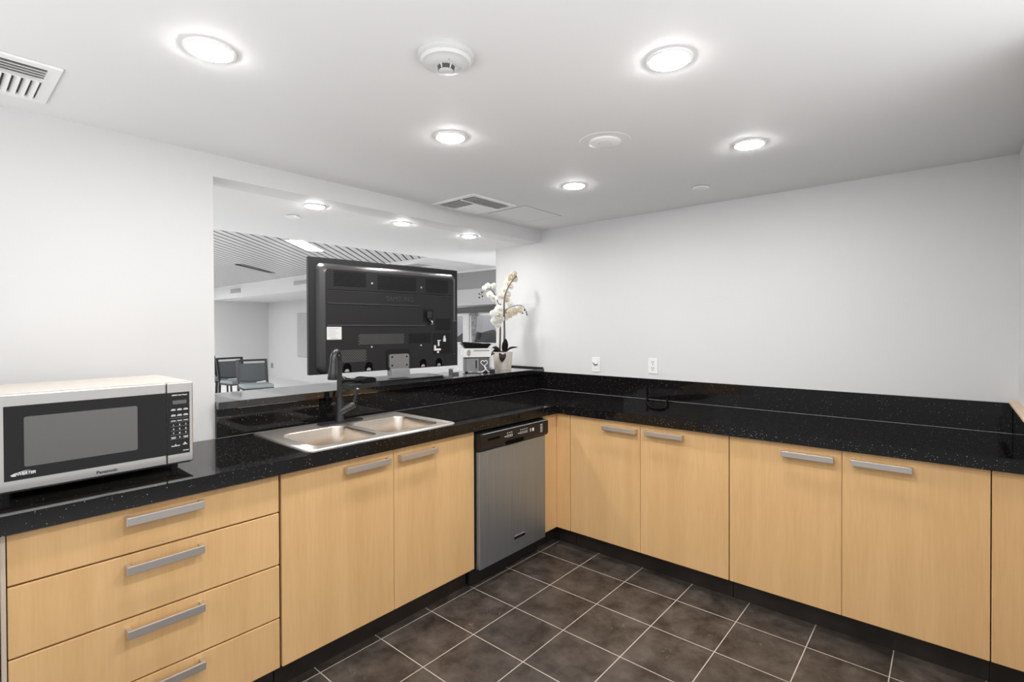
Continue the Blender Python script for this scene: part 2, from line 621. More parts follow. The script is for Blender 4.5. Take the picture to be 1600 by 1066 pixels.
# ------------------------------------------------------------------ key dimensions
ZC, ZH, ZS = 2.278, 2.175, 2.56     # kitchen ceiling, passage ceiling, lobby ceiling
WY, WX, SY = 0.63, 0.645, -2.245    # sink wall face, right wall face, south wall face
JX = -1.872                         # jamb of the serving opening
ZT, ZU = 0.942, 0.888               # worktop top and underside
ZTOP, ZBOT = 0.8835, 0.1185         # cabinet fronts
BZ0, BZ1 = 1.076, 1.113             # bar ledge

# ------------------------------------------------------------------ the setting
struct('floor', bbox((-3.6, -2.7, -0.06), (0.80, 0.70, 0.0)), 'floor')
struct('floor_lobby', bbox((-3.6, 0.70, -0.06), (4.2, 14.0, 0.0)), 'carpet')
struct('wall_left', (lambda bm: (box(bm, (-3.6, WY, 0), (JX, WY + 0.17, ZC)), box(bm, (JX, WY, ZH), (WX, WY + 0.17, ZC)), box(bm, (JX, WY, 0), (WX, WY + 0.17, BZ0)), bm)[-1])(nb()), 'wall')
struct('wall_right', bbox((WX, SY - 0.15, 0), (WX + 0.16, 1.137, ZC)), 'wall')
struct('wall_south', bbox((-0.75, SY - 0.15, 0), (WX, SY, ZC)), 'wall')
struct('ceiling', bbox((-3.6, -2.7, ZC), (WX + 0.16, WY + 0.17, ZC + 0.10)), 'ceil')
struct('ceiling_passage', bbox((-3.6, WY + 0.17, ZH), (4.1, 2.02, ZS + 0.12)), 'ceil')

# slatted metal lobby ceiling, slats running at 45 degrees
def clip(poly, f):
    out = []
    for i in range(len(poly)):
        a, b = poly[i], poly[(i + 1) % len(poly)]
        fa, fb = f(a), f(b)
        if fa >= 0:
            out.append(a)
        if (fa >= 0) != (fb >= 0):
            t = fa / (fa - fb)
            out.append((a[0] + (b[0] - a[0]) * t, a[1] + (b[1] - a[1]) * t))
    return out
sl = nb()
s2 = math.sqrt(0.5)
for k in range(-150, 60):
    c0 = k * 0.1092 + 0.031
    poly = [(-3.6, 2.02), (2.40, 2.02), (2.40, 13.7), (-3.6, 13.7)]
    poly = clip(poly, lambda p: (p[0] - p[1]) * s2 - c0)
    if len(poly) > 2:
        poly = clip(poly, lambda p: c0 + 0.084 - (p[0] - p[1]) * s2)
    if len(poly) > 2:
        prism(sl, poly, ZS, ZS + 0.001)
struct('ceiling_slats', sl, 'slat')
struct('ceiling_plenum', bbox((-3.6, 2.02, ZS + 0.0015), (2.40, 13.7, ZS + 0.12)), 'slatgap')
fc = nb()
box(fc, (2.40, 2.02, ZS), (4.1, 7.2, ZS + 0.12))
box(fc, (2.45, 7.2, 2.248), (4.1, 13.7, ZS + 0.12))
box(fc, (2.40, 7.2, ZS), (2.45, 13.7, ZS + 0.12))
struct('ceiling_lobby', fc, 'ceil')
struct('trim_1', bbox((2.385, 2.02, ZS - 0.006), (2.3995, 13.7, ZS + 0.02)), 'white')
struct('wall_lobby_far', bbox((-3.6, 13.7, 0), (4.1, 13.85, ZS)), 'wall')
le = nb()
box(le, (4.1, 6.2, 0), (4.25, 13.7, ZS))
box(le, (4.1, 0.8, 0), (4.25, 6.2, 1.125))
box(le, (4.1, 0.8, 1.73), (4.25, 6.2, ZS))
box(le, (4.1, 5.02, 1.125), (4.25, 5.19, 1.73))
struct('wall_lobby_right', le, 'wall')
struct('trim_2', bbox((4.07, 2.0, 2.20), (4.1, 6.2, 2.53)), 'fascia')
struct('trim_3', bbox((4.05, 2.0, 2.525), (4.1, 6.2, 2.56)), 'white')
def win(name, y0, y1):
    bm = nb()
    z0, z1 = 1.125, 1.73
    for a, b in (((4.13, y0, z0), (4.19, y0 + 0.03, z1)), ((4.13, y1 - 0.03, z0), (4.19, y1, z1)), ((4.13, y0, z0), (4.19, y1, z0 + 0.05)), ((4.13, y0, z1 - 0.04), (4.19, y1, z1))):
        box(bm, a, b)
    f = struct(name, bm, 'white')
    f2 = obj('pane', bbox((4.155, y0 + 0.03, z0 + 0.05), (4.163, y1 - 0.03, z1 - 0.04)), 'glass', f)
    bm = nb()
    box(bm, (4.06, y0 - 0.02, z0 - 0.03), (4.18, y1 + 0.02, z0))
    obj('sill', bm, 'white', f)
    return f
win('window_1', 3.2, 5.02)
win('window_2', 5.19, 6.2)
# blind cassette and head band over the lobby windows
rb = thing('roller_blind', 'pale grey rolled-down blind over the lobby window behind the orchid', 'blind', (4.08, 4.6, 1.74))
obj('fabric', bbox((4.060, 3.0, 1.905), (4.072, 6.2, 2.20)), 'blind', rb)
obj('hem_bar', bbox((4.052, 3.0, 1.893), (4.078, 6.2, 1.908), 0.003), 'white', rb)
hb = nb()
prism(hb, [(3.0, 1.745), (6.2, 1.745), (6.2, 1.80), (5.5, 1.835), (4.8, 1.862), (4.1, 1.880), (3.0, 1.888)], 4.03, 4.099, axis='x')
tag(obj('window_valance', hb, 'darkband', at=(4.06, 4.6, 1.745)), 'dark curved valance just below the pale blind at the lobby window', 'valance')
# curtain beside the window pier
cb = nb()
n = 26
for i in range(n):
    pass
top = [(4.075 + 0.012 * math.sin(i * 1.5), 4.76 + 0.17 * i / n) for i in range(n + 1)]
bot = [(4.075 + 0.012 * math.sin(i * 1.5), 4.83 + 0.09 * i / n) for i in range(n + 1)]
va = [cb.verts.new((x, y, 1.74)) for x, y in top]
vb_ = [cb.verts.new((x, y, 1.24)) for x, y in bot]
for i in range(n):
    cb.faces.new((va[i], va[i + 1], vb_[i + 1], vb_[i]))
bmesh.ops.solidify(cb, geom=cb.faces[:], thickness=0.004)
tag(obj('curtain', cb, 'curtain', smooth=True, at=(4.075, 4.85, 1.24)), 'narrow gathered patterned grey curtain beside the lobby window pier', 'curtain')
# outside ground and low planting seen through the windows
struct('ground_outside', bbox((4.25, -4, -0.3), (30, 24, -0.1)), 'hedge')
hd = nb()
for i in range(24):
    y = 0 + i * 0.5
    bmesh.ops.create_icosphere(hd, subdivisions=2, radius=0.55, matrix=Matrix.Translation((6.4 + random.uniform(-.1, .1), y, 0.60 + random.uniform(-.07, .07))) @ Matrix.Diagonal((1, 1, 1.4, 1)))
for v in hd.verts:
    v.co += Vector((random.uniform(-.04, .04), random.uniform(-.04, .04), random.uniform(-.04, .04)))
h_o = obj('hedge', hd, 'hedge', at=(6.4, 5.5, 0))
tag(h_o, 'dark low hedge outside the tinted lobby window', 'hedge')
h_o['kind'] = 'stuff'

# ------------------------------------------------------------------ worktop
SX0, SX1, SYA, SYB = -1.727, -0.888, 0.022, 0.580      # sink outline
wt = thing('worktop', 'L-shaped black sparkle stone worktop over the maple cabinets', 'worktop', (0, 0, ZU))
CE = -0.024
xs = [-3.4, SX0 + 0.03, SX1 - 0.03, CE, WX - 0.02]
ys = [SY + 0.02, CE, SYA + 0.03, SYB - 0.03, WY - 0.02]
def keep(x, y):
    if SX0 + 0.03 < x < SX1 - 0.03 and SYA + 0.03 < y < SYB - 0.03:
        return False
    return y > CE or x > CE
sb = grid_slab(xs, ys, keep, ZU, ZT)
es = [e for e in sb.edges if abs(e.verts[0].co.z - ZT) < 1e-5 and abs(e.verts[1].co.z - ZT) < 1e-5 and
      ((abs(e.verts[0].co.y - CE) < 1e-5 and abs(e.verts[1].co.y - CE) < 1e-5 and max(e.verts[0].co.x, e.verts[1].co.x) <= CE + 1e-5) or
       (abs(e.verts[0].co.x - CE) < 1e-5 and abs(e.verts[1].co.x - CE) < 1e-5 and max(e.verts[0].co.y, e.verts[1].co.y) <= CE + 1e-5))]
bmesh.ops.bevel(sb, geom=es, offset=0.004, segments=2, affect='EDGES')
obj('slab', sb, 'granite', wt)
obj('backsplash', bbox((JX, WY - 0.02, ZT), (WX - 0.02, WY, BZ0)), 'granite', wt)
obj('backsplash', bbox((WX - 0.02, SY + 0.02, ZT), (WX, WY, 1.088), 0.002), 'granite', wt)
obj('backsplash', bbox((-0.02, SY, ZT), (WX, SY + 0.02, 1.088), 0.002), 'granite', wt)
obj('wood_cap', bbox((-0.02, SY, 1.088), (WX - 0.022, SY + 0.035, 1.101), 0.002), 'wood', wt)['label'] = 'pale wooden cap strip'
# sealant lines at the foot of the backsplashes and the mitre seam in the corner
sm = nb()
box(sm, (WX - 0.022, SY + 0.02, ZT), (WX - 0.02, WY - 0.02, ZT + 0.0012))
box(sm, (JX, WY - 0.0215, ZT), (WX - 0.02, WY - 0.02, ZT + 0.0008))
obj('sealant', sm, 'greyprint', wt)
bar_ = thing('bar_ledge', 'raised black stone bar ledge on the half wall behind the sink', 'bar ledge', (-0.6, 0.75, BZ0))
obj('slab', bbox((JX + 0.002, 0.588, BZ0), (WX - 0.001, 0.985, BZ1), 0.003), 'granitebar', bar_)
obj('end_upstand', bbox((WX - 0.022, 0.598, BZ1), (WX, 0.97, BZ1 + 0.012), 0.001), 'granite', bar_)

# ------------------------------------------------------------------ cabinets
def pull(axis, a, b, zc, parent):
    """flat aluminium bar pull: axis 'x' = on the sink run, 'y' = on the right run"""
    bm = nb()
    h = 0.0135
    def B(p0, p1, q0, q1, z0, z1, bev=0.0015):
        if axis == 'x':
            box(bm, (p0, q0, z0), (p1, q1, z1), bev)
        else:
            box(bm, (q0, p0, z0), (q1, p1, z1), bev)
    B(a, b, -0.034, -0.024, zc - h, zc + h)
    B(a, a + 0.012, -0.026, 0.0, zc - h, zc + h, 0.001)
    B(b - 0.012, b, -0.026, 0.0, zc - h, zc + h, 0.001)
    return obj('handle', bm, 'alu', parent)

def front(name, axis, a, b, z0, z1, parent):
    bm = nb()
    if axis == 'x':
        box(bm, (a, 0, z0), (b, 0.019, z1), 0.0022)
    else:
        box(bm, (0, a, z0), (0.019, b, z1), 0.0015)
    return obj(name, bm, 'maple', parent)

def carcass(axis, a, b, parent, back=0.58):
    bm = nb()
    t = 0.016
    def B(p0, p1, q0, q1, z0, z1):
        if axis == 'x':
            box(bm, (p0, q0, z0), (p1, q1, z1))
        else:
            box(bm, (q0, p0, z0), (q1, p1, z1))
    B(a, a + t, 0.021, back, ZBOT, ZTOP)
    B(b - t, b, 0.021, back, ZBOT, ZTOP)
    B(a + t, b - t, 0.021, back, ZBOT, ZBOT + t)
    B(a + t, b - t, back - t, back, ZBOT + t, ZTOP)
    B(a + t, b - t, 0.021, 0.031, ZTOP - 0.03, ZTOP)
    B(a + t, b - t, 0.024, 0.028, ZBOT + t, ZTOP - 0.03)
    obj('carcass', bm, 'carcass', parent)
    # slim pale edge under the worktop
    bm = nb()
    B(a, b, 0.004, 0.02, ZTOP, ZU)
    obj('top_rail', bm, 'edge', parent)
    bm = nb()
    B(a, b, 0.07, 0.09, 0.0, ZBOT)
    obj('toe_kick', bm, 'toe', parent)

G = 0.0017
# drawers
X0, X1 = -2.622, -1.858
c = thing('base_cabinet', 'maple drawer cabinet with four drawers under the microwave', 'cabinet', ((X0 + X1) / 2, 0.3, 0), group='maple base cabinets')
carcass('x', X0, X1, c)
obj('side_panel', bbox((X0 - 0.012, 0.0, ZBOT), (X0 - 0.001, 0.58, ZTOP), 0.001), 'edge', c)
for z0, z1, hz in ((0.7344, ZTOP, 0.8465), (0.5277, 0.7344, 0.6905), (0.3178, 0.5277, 0.4865), (ZBOT, 0.3178, 0.284)):
    d = front('drawer', 'x', X0 + G, X1 - G - 0.001, z0 + 0.0026, z1 - 0.0026, c)
    pull('x', -2.354, -2.133, hz, d)
# sink cabinet
X0, X1 = -1.853, -0.780
c = thing('base_cabinet', 'maple cabinet with two doors under the sink', 'cabinet', ((X0 + X1) / 2, 0.3, 0), group='maple base cabinets')
carcass('x', X0, X1, c)
d = front('door', 'x', X0 + G, -1.3165 - G * 0.6, ZBOT, ZTOP, c)
pull('x', -1.579, -1.352, 0.840, d)
d = front('door', 'x', -1.3165 + G * 0.6, X1, ZBOT, ZTOP, c)
pull('x', -1.292, -1.065, 0.838, d)
# corner fillers
c = thing('corner_filler', 'narrow maple filler panels in the inside corner beside the dishwasher', 'cabinet filler', (0, 0, 0))
obj('filler_panel', bbox((-0.148, 0, ZBOT), (0.0, 0.019, ZTOP), 0.001), 'maple', c)
obj('filler_panel', bbox((0.0, -0.1085, ZBOT), (0.019, 0.0, ZTOP), 0.001), 'maple', c)
bm = nb()
box(bm, (-0.148, 0.004, ZTOP), (0.02, 0.02, ZU))
box(bm, (0.004, -0.1085, ZTOP), (0.02, 0.004, ZU))
obj('top_rail', bm, 'edge', c)
bm = nb()
box(bm, (-0.148, 0.07, 0), (0.09, 0.09, ZBOT))
box(bm, (0.07, -0.1085, 0), (0.09, 0.07, ZBOT))
obj('toe_kick', bm, 'toe', c)
# right run
for (ya, yb, ym, h1, h2, lab) in (
        (-0.1115, -1.115, -0.6085, (-0.590, -0.364), (-0.873, -0.647), 'maple double-door cabinet on the right run nearest the dishwasher corner'),
        (-1.1185, -2.1215, -1.6195, (-1.589, -1.370), (-1.876, -1.657), 'maple double-door cabinet on the right run, farther from the dishwasher')):
    c = thing('base_cabinet', lab, 'cabinet', (0.3, (ya + yb) / 2, 0), group='maple base cabinets')
    carcass('y', yb, ya, c)
    d = front('door', 'y', ym + G * 0.5, ya - G * 0.5, ZBOT, ZTOP, c)
    pull('y', h1[0], h1[1], 0.837, d)
    d = front('door', 'y', yb + G * 0.5, ym - G * 0.5, ZBOT, ZTOP, c)
    pull('y', h2[0], h2[1], 0.841, d)
c = thing('end_filler', 'maple end panel at the right edge of the photo, beside the last cabinet door', 'cabinet filler', (0.01, -2.18, 0))
obj('filler_panel', bbox((0, SY + 0.004, ZBOT), (0.019, -2.1245, ZTOP), 0.001), 'maple', c)
obj('toe_kick', bbox((0.07, SY + 0.004, 0), (0.09, -2.123, ZBOT)), 'toe', c)
obj('top_rail', bbox((0.004, SY + 0.004, ZTOP), (0.02, -2.1245, ZU)), 'edge', c)

# undercounter appliance left of the drawers
ap = thing('undercounter_fridge', 'pale steel undercounter appliance at the left edge beside the drawer cabinet', 'appliance', (-2.95, 0.3, 0))
obj('body', bbox((-3.235, 0.03, 0.02), (-2.640, 0.58, ZU - 0.006)), 'grey', ap)
obj('door', bbox((-3.235, -0.012, 0.10), (-2.640, 0.028, ZU - 0.012), 0.006), 'steel', ap)
obj('handle', (lambda bm: (tube(bm, [(-3.18, -0.055, 0.76), (-2.70, -0.055, 0.76)], 0.009), tube(bm, [(-3.14, -0.012, 0.76), (-3.14, -0.055, 0.76)], 0.006), tube(bm, [(-2.74, -0.012, 0.76), (-2.74, -0.055, 0.76)], 0.006), bm)[-1])(nb()), 'alu', ap)
obj('toe_grille', bbox((-3.235, 0.05, 0.0), (-2.640, 0.07, 0.095)), 'toe', ap)

# ------------------------------------------------------------------ dishwasher
dw = thing('dishwasher', 'stainless dishwasher with black control panel between sink cabinet and corner', 'dishwasher', (-0.47, 0.25, 0))
obj('tub', bbox((-0.774, 0.0, 0.10), (-0.152, 0.57, 0.872)), 'blackpl', dw)
obj('door', bbox((-0.768, -0.030, 0.112), (-0.166, -0.002, 0.768), 0.003), 'dwsteel', dw)
bm = nb()
prism(bm, [(-0.003, 0.772), (-0.034, 0.772), (-0.044, 0.785), (-0.044, 0.858), (-0.036, 0.869), (-0.003, 0.869)], -0.772, -0.153, axis='x')
cp = obj('control_panel', bm, 'panelblack', dw)
obj('top_trim', bbox((-0.752, -0.046, 0.8655), (-0.156, -0.038, 0.8685)), 'grey', cp)
# pocket handle and detergent vent slot
bm = nb()
prism(bm, rrect(-0.565, -0.40, 0.776, 0.800, 0.010), -0.0462, -0.043, axis='y')
obj('pocket_handle', bm, 'tvdark', cp)
bm = nb()
prism(bm, rrect(-0.715, -0.615, 0.826, 0.838, 0.005), -0.0460, -0.043, axis='y')
obj('vent_slot', bm, 'tvdark', cp)
def mark(*rects):
    bm = nb()
    for x0, x1, z0, z1 in rects:
        box(bm, (x0, -0.0448, z0), (x1, -0.0435, z1))
    obj('button_mark', bm, 'whiteprint', cp)
for xs_ in ((-0.575, -0.553, -0.535, -0.517), (-0.455, -0.433, -0.414, -0.395, -0.376)):
    mark((xs_[0], xs_[0] + 0.018, 0.824, 0.827))
    for x in xs_[1:]:
        mark((x, x + 0.0125, 0.820, 0.8215), (x, x + 0.0015, 0.8215, 0.8315), (x + 0.011, x + 0.0125, 0.8215, 0.8315), (x, x + 0.0125, 0.8315, 0.833))
        mark((x + 0.002, x + 0.0105, 0.842, 0.846))
mark((-0.338, -0.336, 0.822, 0.836), (-0.330, -0.328, 0.822, 0.836), (-0.338, -0.328, 0.836, 0.838), (-0.338, -0.328, 0.820, 0.822))
bm = nb()
prism(bm, [(-0.308 + 0.009 * math.cos(2 * math.pi * k / 16), 0.829 + 0.011 * math.sin(2 * math.pi * k / 16)) for k in range(16)], -0.0448, -0.0435, axis='y')
obj('start_button', bm, 'whiteprint', cp)
for k in range(6):
    mark((-0.235, -0.215 + 0.004 * (k % 2), 0.800 + k * 0.009, 0.803 + k * 0.009))
bd = nb()
box(bd, (-0.475, -0.033, 0.192), (-0.375, -0.029, 0.208), 0.001)
obj('badge', bd, 'blackgloss', dw)
obj('badge_rim', bbox((-0.475, -0.0335, 0.2085), (-0.375, -0.030, 0.211)), 'alu', dw)
bm = nb()
box(bm, (-0.772, 0.05, 0.0), (-0.152, 0.068, 0.108))
obj('kick_plate', bm, 'blackpl', dw)

# ------------------------------------------------------------------ sink and faucet
sk = thing('sink', 'stainless double-bowl sink set into the black worktop', 'sink', (-1.307, 0.30, ZT))
BOWLS = ((-1.662, -1.330, 0.085, 0.445), (-1.284, -0.946, 0.085, 0.445))
def rim_mesh():
    bm = nb()
    z = ZT + 0.006
    def loop(pts, zz):
        return [bm.verts.new((p[0], p[1], zz)) for p in pts]
    outer0 = loop(rrect(SX0, SX1, SYA, SYB, 0.028, 6), ZT + 0.0008)
    outer1 = loop(rrect(SX0 + 0.004, SX1 - 0.004, SYA + 0.004, SYB - 0.004, 0.026, 6), z)
    outer2 = loop(rrect(SX0 + 0.016, SX1 - 0.016, SYA + 0.016, SYB - 0.016, 0.022, 6), z)
    outer3 = loop(rrect(SX0 + 0.021, SX1 - 0.021, SYA + 0.021, SYB - 0.021, 0.020, 6), z - 0.003)
    n = len(outer0)
    for a, b in ((outer0, outer1), (outer1, outer2), (outer2, outer3)):
        for i in range(n):
            bm.faces.new((a[i], a[(i + 1) % n], b[(i + 1) % n], b[i]))
    holes = [loop(rrect(*b, 0.055, 6), z - 0.003) for b in BOWLS]
    edges = []
    for lp in [outer3] + holes:
        for i in range(len(lp)):
            a, b = lp[i], lp[(i + 1) % len(lp)]
            e = bm.edges.get((a, b)) or bm.edges.new((a, b))
            edges.append(e)
    bmesh.ops.triangle_fill(bm, use_beauty=True, use_dissolve=False, edges=edges)
    return bm
obj('rim', rim_mesh(), 'sinkrim', sk)
for b in BOWLS:
    bm = nb()
    x0, x1, y0, y1 = b
    rings = []
    for off, z, r in ((0.0, ZT + 0.003, 0.055), (0.003, ZT - 0.004, 0.053), (0.010, ZT - 0.09, 0.055), (0.016, ZT - 0.145, 0.055), (0.026, ZT - 0.160, 0.050), (0.045, ZT - 0.167, 0.035)):
        rings.append([bm.verts.new((p[0], p[1], z)) for p in rrect(x0 + off, x1 - off, y0 + off, y1 - off, r, 6)])
    n = len(rings[0])
    for a, c_ in zip(rings, rings[1:]):
        for i in range(n):
            bm.faces.new((a[i], a[(i + 1) % n], c_[(i + 1) % n], c_[i]))
    bm.faces.new(rings[-1])
    bo = obj('bowl', bm, 'sink', sk, smooth=True)
    dm = nb()
    lathe(dm, [(0.045, 0.0005), (0.043, 0.003), (0.030, 0.001), (0.012, 0.0008)], ((x0 + x1) / 2, (y0 + y1) / 2, ZT - 0.167), 24)
    obj('drain', dm, 'alu', bo, smooth=True)

fa = thing('faucet', 'tall black pull-down faucet behind the sink', 'faucet', (-1.290, 0.520, ZT + 0.003))
zb = ZT + 0.003
bm = nb()
prism(bm, rrect(-1.412, -1.158, 0.478, 0.560, 0.028, 6), zb, zb + 0.008)
obj('deck_plate', bm, 'bronze', fa)
fx, fyy = -1.290, 0.520
bm = nb()
lathe(bm, [(0.026, 0), (0.026, 0.004), (0.0225, 0.012), (0.0215, 0.10), (0.0165, 0.125), (0.0145, 0.14), (0.0135, 0.33)], (fx, fyy, zb + 0.008), 24)
obj('body', bm, 'bronze', fa, smooth=True)
dirx, diry = -0.74, -0.67
arc = []
for k in range(0, 11):
    a = math.pi * k / 10
    rr_ = 0.052
    arc.append((fx + dirx * rr_ * (1 - math.cos(a)), fyy + diry * rr_ * (1 - math.cos(a)), zb + 0.335 + 0.055 * math.sin(a)))
bm = nb()
tube(bm, arc, [0.0135] * 5 + [0.014, 0.0145, 0.015, 0.0155, 0.016, 0.0165], 16)
obj('spout', bm, 'bronze', fa, smooth=True)
hx, hy, hz = arc[-1]
bm = nb()
tube(bm, [(hx - dirx * 0.002, hy - diry * 0.002, hz + 0.004), (hx + dirx * 0.004, hy + diry * 0.004, hz - 0.02), (hx + dirx * 0.010, hy + diry * 0.010, hz - 0.055), (hx + dirx * 0.015, hy + diry * 0.015, hz - 0.085), (hx + dirx * 0.016, hy + diry * 0.016, hz - 0.091)], [0.0165, 0.0175, 0.021, 0.0245, 0.022], 20)
sh = obj('spray_head', bm, 'bronze', fa, smooth=True)
lx, ly = 0.86, -0.51
bm = nb()
tube(bm, [(fx + lx * 0.004, fyy + ly * 0.004, zb + 0.058), (fx + lx * 0.05, fyy + ly * 0.05, zb + 0.080), (fx + lx * 0.066, fyy + ly * 0.066, zb + 0.090), (fx + lx * 0.078, fyy + ly * 0.078, zb + 0.094)], [0.024, 0.0205, 0.0185, 0.015], 18)
hu = obj('valve_hub', bm, 'bronze', fa, smooth=True)
bm = nb()
tube(bm, [(fx + lx * 0.068, fyy + ly * 0.068, zb + 0.094), (fx + lx * 0.094, fyy + ly * 0.094, zb + 0.178)], [0.0085, 0.0086], 12)
lv = obj('lever', bm, 'bronze', fa, smooth=True)
bm = nb()
tube(bm, [(fx + lx * 0.094, fyy + ly * 0.094, zb + 0.178), (fx + lx * 0.096, fyy + ly * 0.096, zb + 0.182)], [0.0087, 0.0075], 12)
obj('lever_tip', bm, 'alu', lv)

# ------------------------------------------------------------------ microwave
MY, MZ0, MZ1, MX0, MX1 = 0.130, 0.970, 1.2635, -2.652, -2.116
mw = thing('microwave', 'stainless microwave with black glass door on the worktop', 'microwave', ((MX0 + MX1) / 2, 0.33, ZT))
obj('casing', bbox((MX0, MY + 0.030, MZ0 + 0.003), (MX1, 0.545, MZ1 + 0.001), 0.006), 'beige', mw)
bm = nb()
box(bm, (MX0, MY, MZ0), (-2.2005, MY + 0.029, MZ1), 0.004)
dr = obj('door', bm, 'steel', mw)
bm = nb()
box(bm, (-2.1985, MY, MZ0), (MX1, MY + 0.029, MZ1), 0.004)
cpn = obj('control_panel', bm, 'steel', mw)
bm = nb()
box(bm, (-2.615, MY - 0.0012, 1.004), (-2.2008, MY + 0.004, 1.228))
gl = obj('door_glass', bm, 'mwglass', dr)
bm = nb()
prism(bm, rrect(-2.571, -2.287, 1.041, 1.193, 0.006), MY - 0.0018, MY - 0.0008, axis='y')
obj('door_window', bm, 'mwwin', dr)
tx = text_bm('Panasonic', 0.0135, face_y(-2.3715, MY - 0.0008, 0.985), sx=1.05, bold=0.0003)
obj('lettering', tx, 'blackprint', dr)
tx = text_bm('INVERTER', 0.0115, face_y(-2.570, MY - 0.0018, 1.0215), shear=0.25, sx=0.95, bold=0.0004)
# swoosh over the word
arc_pts = [(-2.601 + 0.045 * t, 1.0195 + 0.0105 * math.sin(math.pi * (0.05 + 0.55 * t))) for t in [i / 10 for i in range(11)]]
low = [(-2.601 + 0.045 * t, 1.0195 + (0.0105 - 0.0022 * math.sin(math.pi * t)) * math.sin(math.pi * (0.05 + 0.55 * t))) for t in [i / 10 for i in range(10, -1, -1)]]
prism(tx, arc_pts + low[1:-1], MY - 0.0022, MY - 0.0014, axis='y')
prism(tx, [(-2.602, 1.0205), (-2.592, 1.026), (-2.594, 1.020), (-2.588, 1.0165), (-2.597, 1.0165)], MY - 0.0022, MY - 0.0014, axis='y')
obj('lettering', tx, 'whiteprint', dr)
bm = nb()
box(bm, (-2.1975, MY - 0.0012, 1.003), (-2.1285, MY + 0.004, 1.2275))
obj('keypad', bm, 'mwglass', cpn)
def key(bm, name='key_mark'):
    obj(name, bm, 'whiteprint', cpn)
KY0, KY1 = MY - 0.0017, MY - 0.0010
key(text_bm('1250W High Power', 0.0062, face_y(-2.1605, MY - 0.0016, 1.2175), bold=0.00012), 'lettering')
for i, ch in enumerate('1234567890'):
    j = i if i < 9 else 10
    key(text_bm(ch, 0.0078, face_y(-2.180 + 0.0195 * (j % 3), MY - 0.0016, 1.1095 - 0.0150 * (j // 3)), bold=0.0002), 'key_digit')
for q_, zz in enumerate((1.1625, 1.1420, 1.1240)):
    for k in range(3):
        xc = -2.180 + 0.0195 * k
        bm = nb()
        box(bm, (xc - 0.0075, KY0, zz), (xc + 0.0075, KY1, zz + 0.0022))
        if q_ < 2:
            box(bm, (xc - 0.006, KY0, zz + 0.0038), (xc + 0.006, KY1, zz + 0.0056))
        key(bm)
for xc in (-2.180, -2.141):
    bm = nb()
    box(bm, (xc - 0.008, KY0, 1.0645), (xc + 0.008, KY1, 1.0665))
    box(bm, (xc - 0.006, KY0, 1.0605), (xc + 0.006, KY1, 1.0622))
    key(bm)
bm = nb()
box(bm, (-2.187, KY0, 1.0325), (-2.160, KY1, 1.0350))
prism(bm, [(-2.177, 1.0395), (-2.171, 1.0395), (-2.174, 1.0355)], KY0, KY1, axis='y')
key(bm)
bm = nb()
box(bm, (-2.151, KY0, 1.0350), (-2.137, KY1, 1.0375))
prism(bm, [(-2.148, 1.0395), (-2.140, 1.0395), (-2.144, 1.0440)], KY0, KY1, axis='y')
key(bm)
key(bbox((-2.150, KY0, 1.0125), (-2.132, KY1, 1.0150)))
kl = nb()
for k in range(6):
    box(kl, (-2.190, MY - 0.0016, 1.0585 + k * 0.0152), (-2.132, MY - 0.0010, 1.0590 + k * 0.0152))
obj('key_lines', kl, 'greyprint', cpn)
obj('display', bbox((-2.182, MY - 0.0016, 1.1850), (-2.138, MY - 0.0010, 1.1985)), 'darkface', cpn)
for x, y in ((MX0 + 0.045, MY + 0.05), (MX1 - 0.05, MY + 0.05), (MX0 + 0.045, 0.50), (MX1 - 0.05, 0.50)):
    bm = nb()
    lathe(bm, [(0.012, 0.0), (0.015, MZ0 + 0.004 - ZT)], (x, y, ZT + 0.0002), 16)
    obj('foot', bm, 'blackpl', mw)
bm = nb()
box(bm, (MX0 + 0.008, MY + 0.008, MZ0 - 0.004), (MX1 - 0.008, 0.535, MZ0 + 0.004))
obj('base_plate', bm, 'blackpl', mw)

# ------------------------------------------------------------------ television seen from behind
ang = math.atan2(0.777 - 0.866, -0.173 + 1.284)
tv = thing('television', 'large flat television on the bar seen from behind', 'television', (-1.284, 0.866, BZ1), ang)
# local frame: x along the set (0..1.115), y away from the kitchen (back shell faces -y), z above the ledge
TZ = 1.18 - BZ1
def tvo(name, bm, m, parent=tv, smooth=False):
    return obj(name, bm, m, parent, local=True, smooth=smooth)
bm = nb()
box(bm, (0.0, 0.0, TZ), (1.115, 0.030, TZ + 0.705), 0.004)
tvo('screen_frame', bm, 'tvback')
def ring(bm, pts_list):
    rings = [[bm.verts.new((p[0], y, p[1])) for p in pts] for pts, y in pts_list]
    n = len(rings[0])
    for a, b in zip(rings, rings[1:]):
        for i in range(n):
            bm.faces.new((a[i], a[(i + 1) % n], b[(i + 1) % n], b[i]))
    return rings
bm = nb()
rg = ring(bm, [(rrect(0.040, 1.088, TZ + 0.004, TZ + 0.672, 0.045, 8), 0.001), (rrect(0.046, 1.083, TZ + 0.008, TZ + 0.666, 0.045, 8), -0.012),
               (rrect(0.062, 1.070, TZ + 0.016, TZ + 0.652, 0.040, 8), -0.026), (rrect(0.090, 1.050, TZ + 0.030, TZ + 0.634, 0.030, 8), -0.032)])
tvo('shell_bevel', bm, 'tvbevel', smooth=True)
FY = -0.0325
bm = nb()
prism(bm, rrect(0.088, 1.052, TZ + 0.004, TZ + 0.636, 0.028, 8), -0.0325, 0.0, axis='y')
sh_ = tvo('back_panel', bm, 'tvback')
bm = nb()   # raised ribs and step lines
box(bm, (0.100, FY - 0.004, TZ + 0.505), (1.036, FY, TZ + 0.509))
box(bm, (0.100, FY - 0.006, TZ + 0.425), (0.767, FY, TZ + 0.433), 0.002)
box(bm, (0.100, FY - 0.007, TZ + 0.290), (0.800, FY, TZ + 0.299), 0.002)
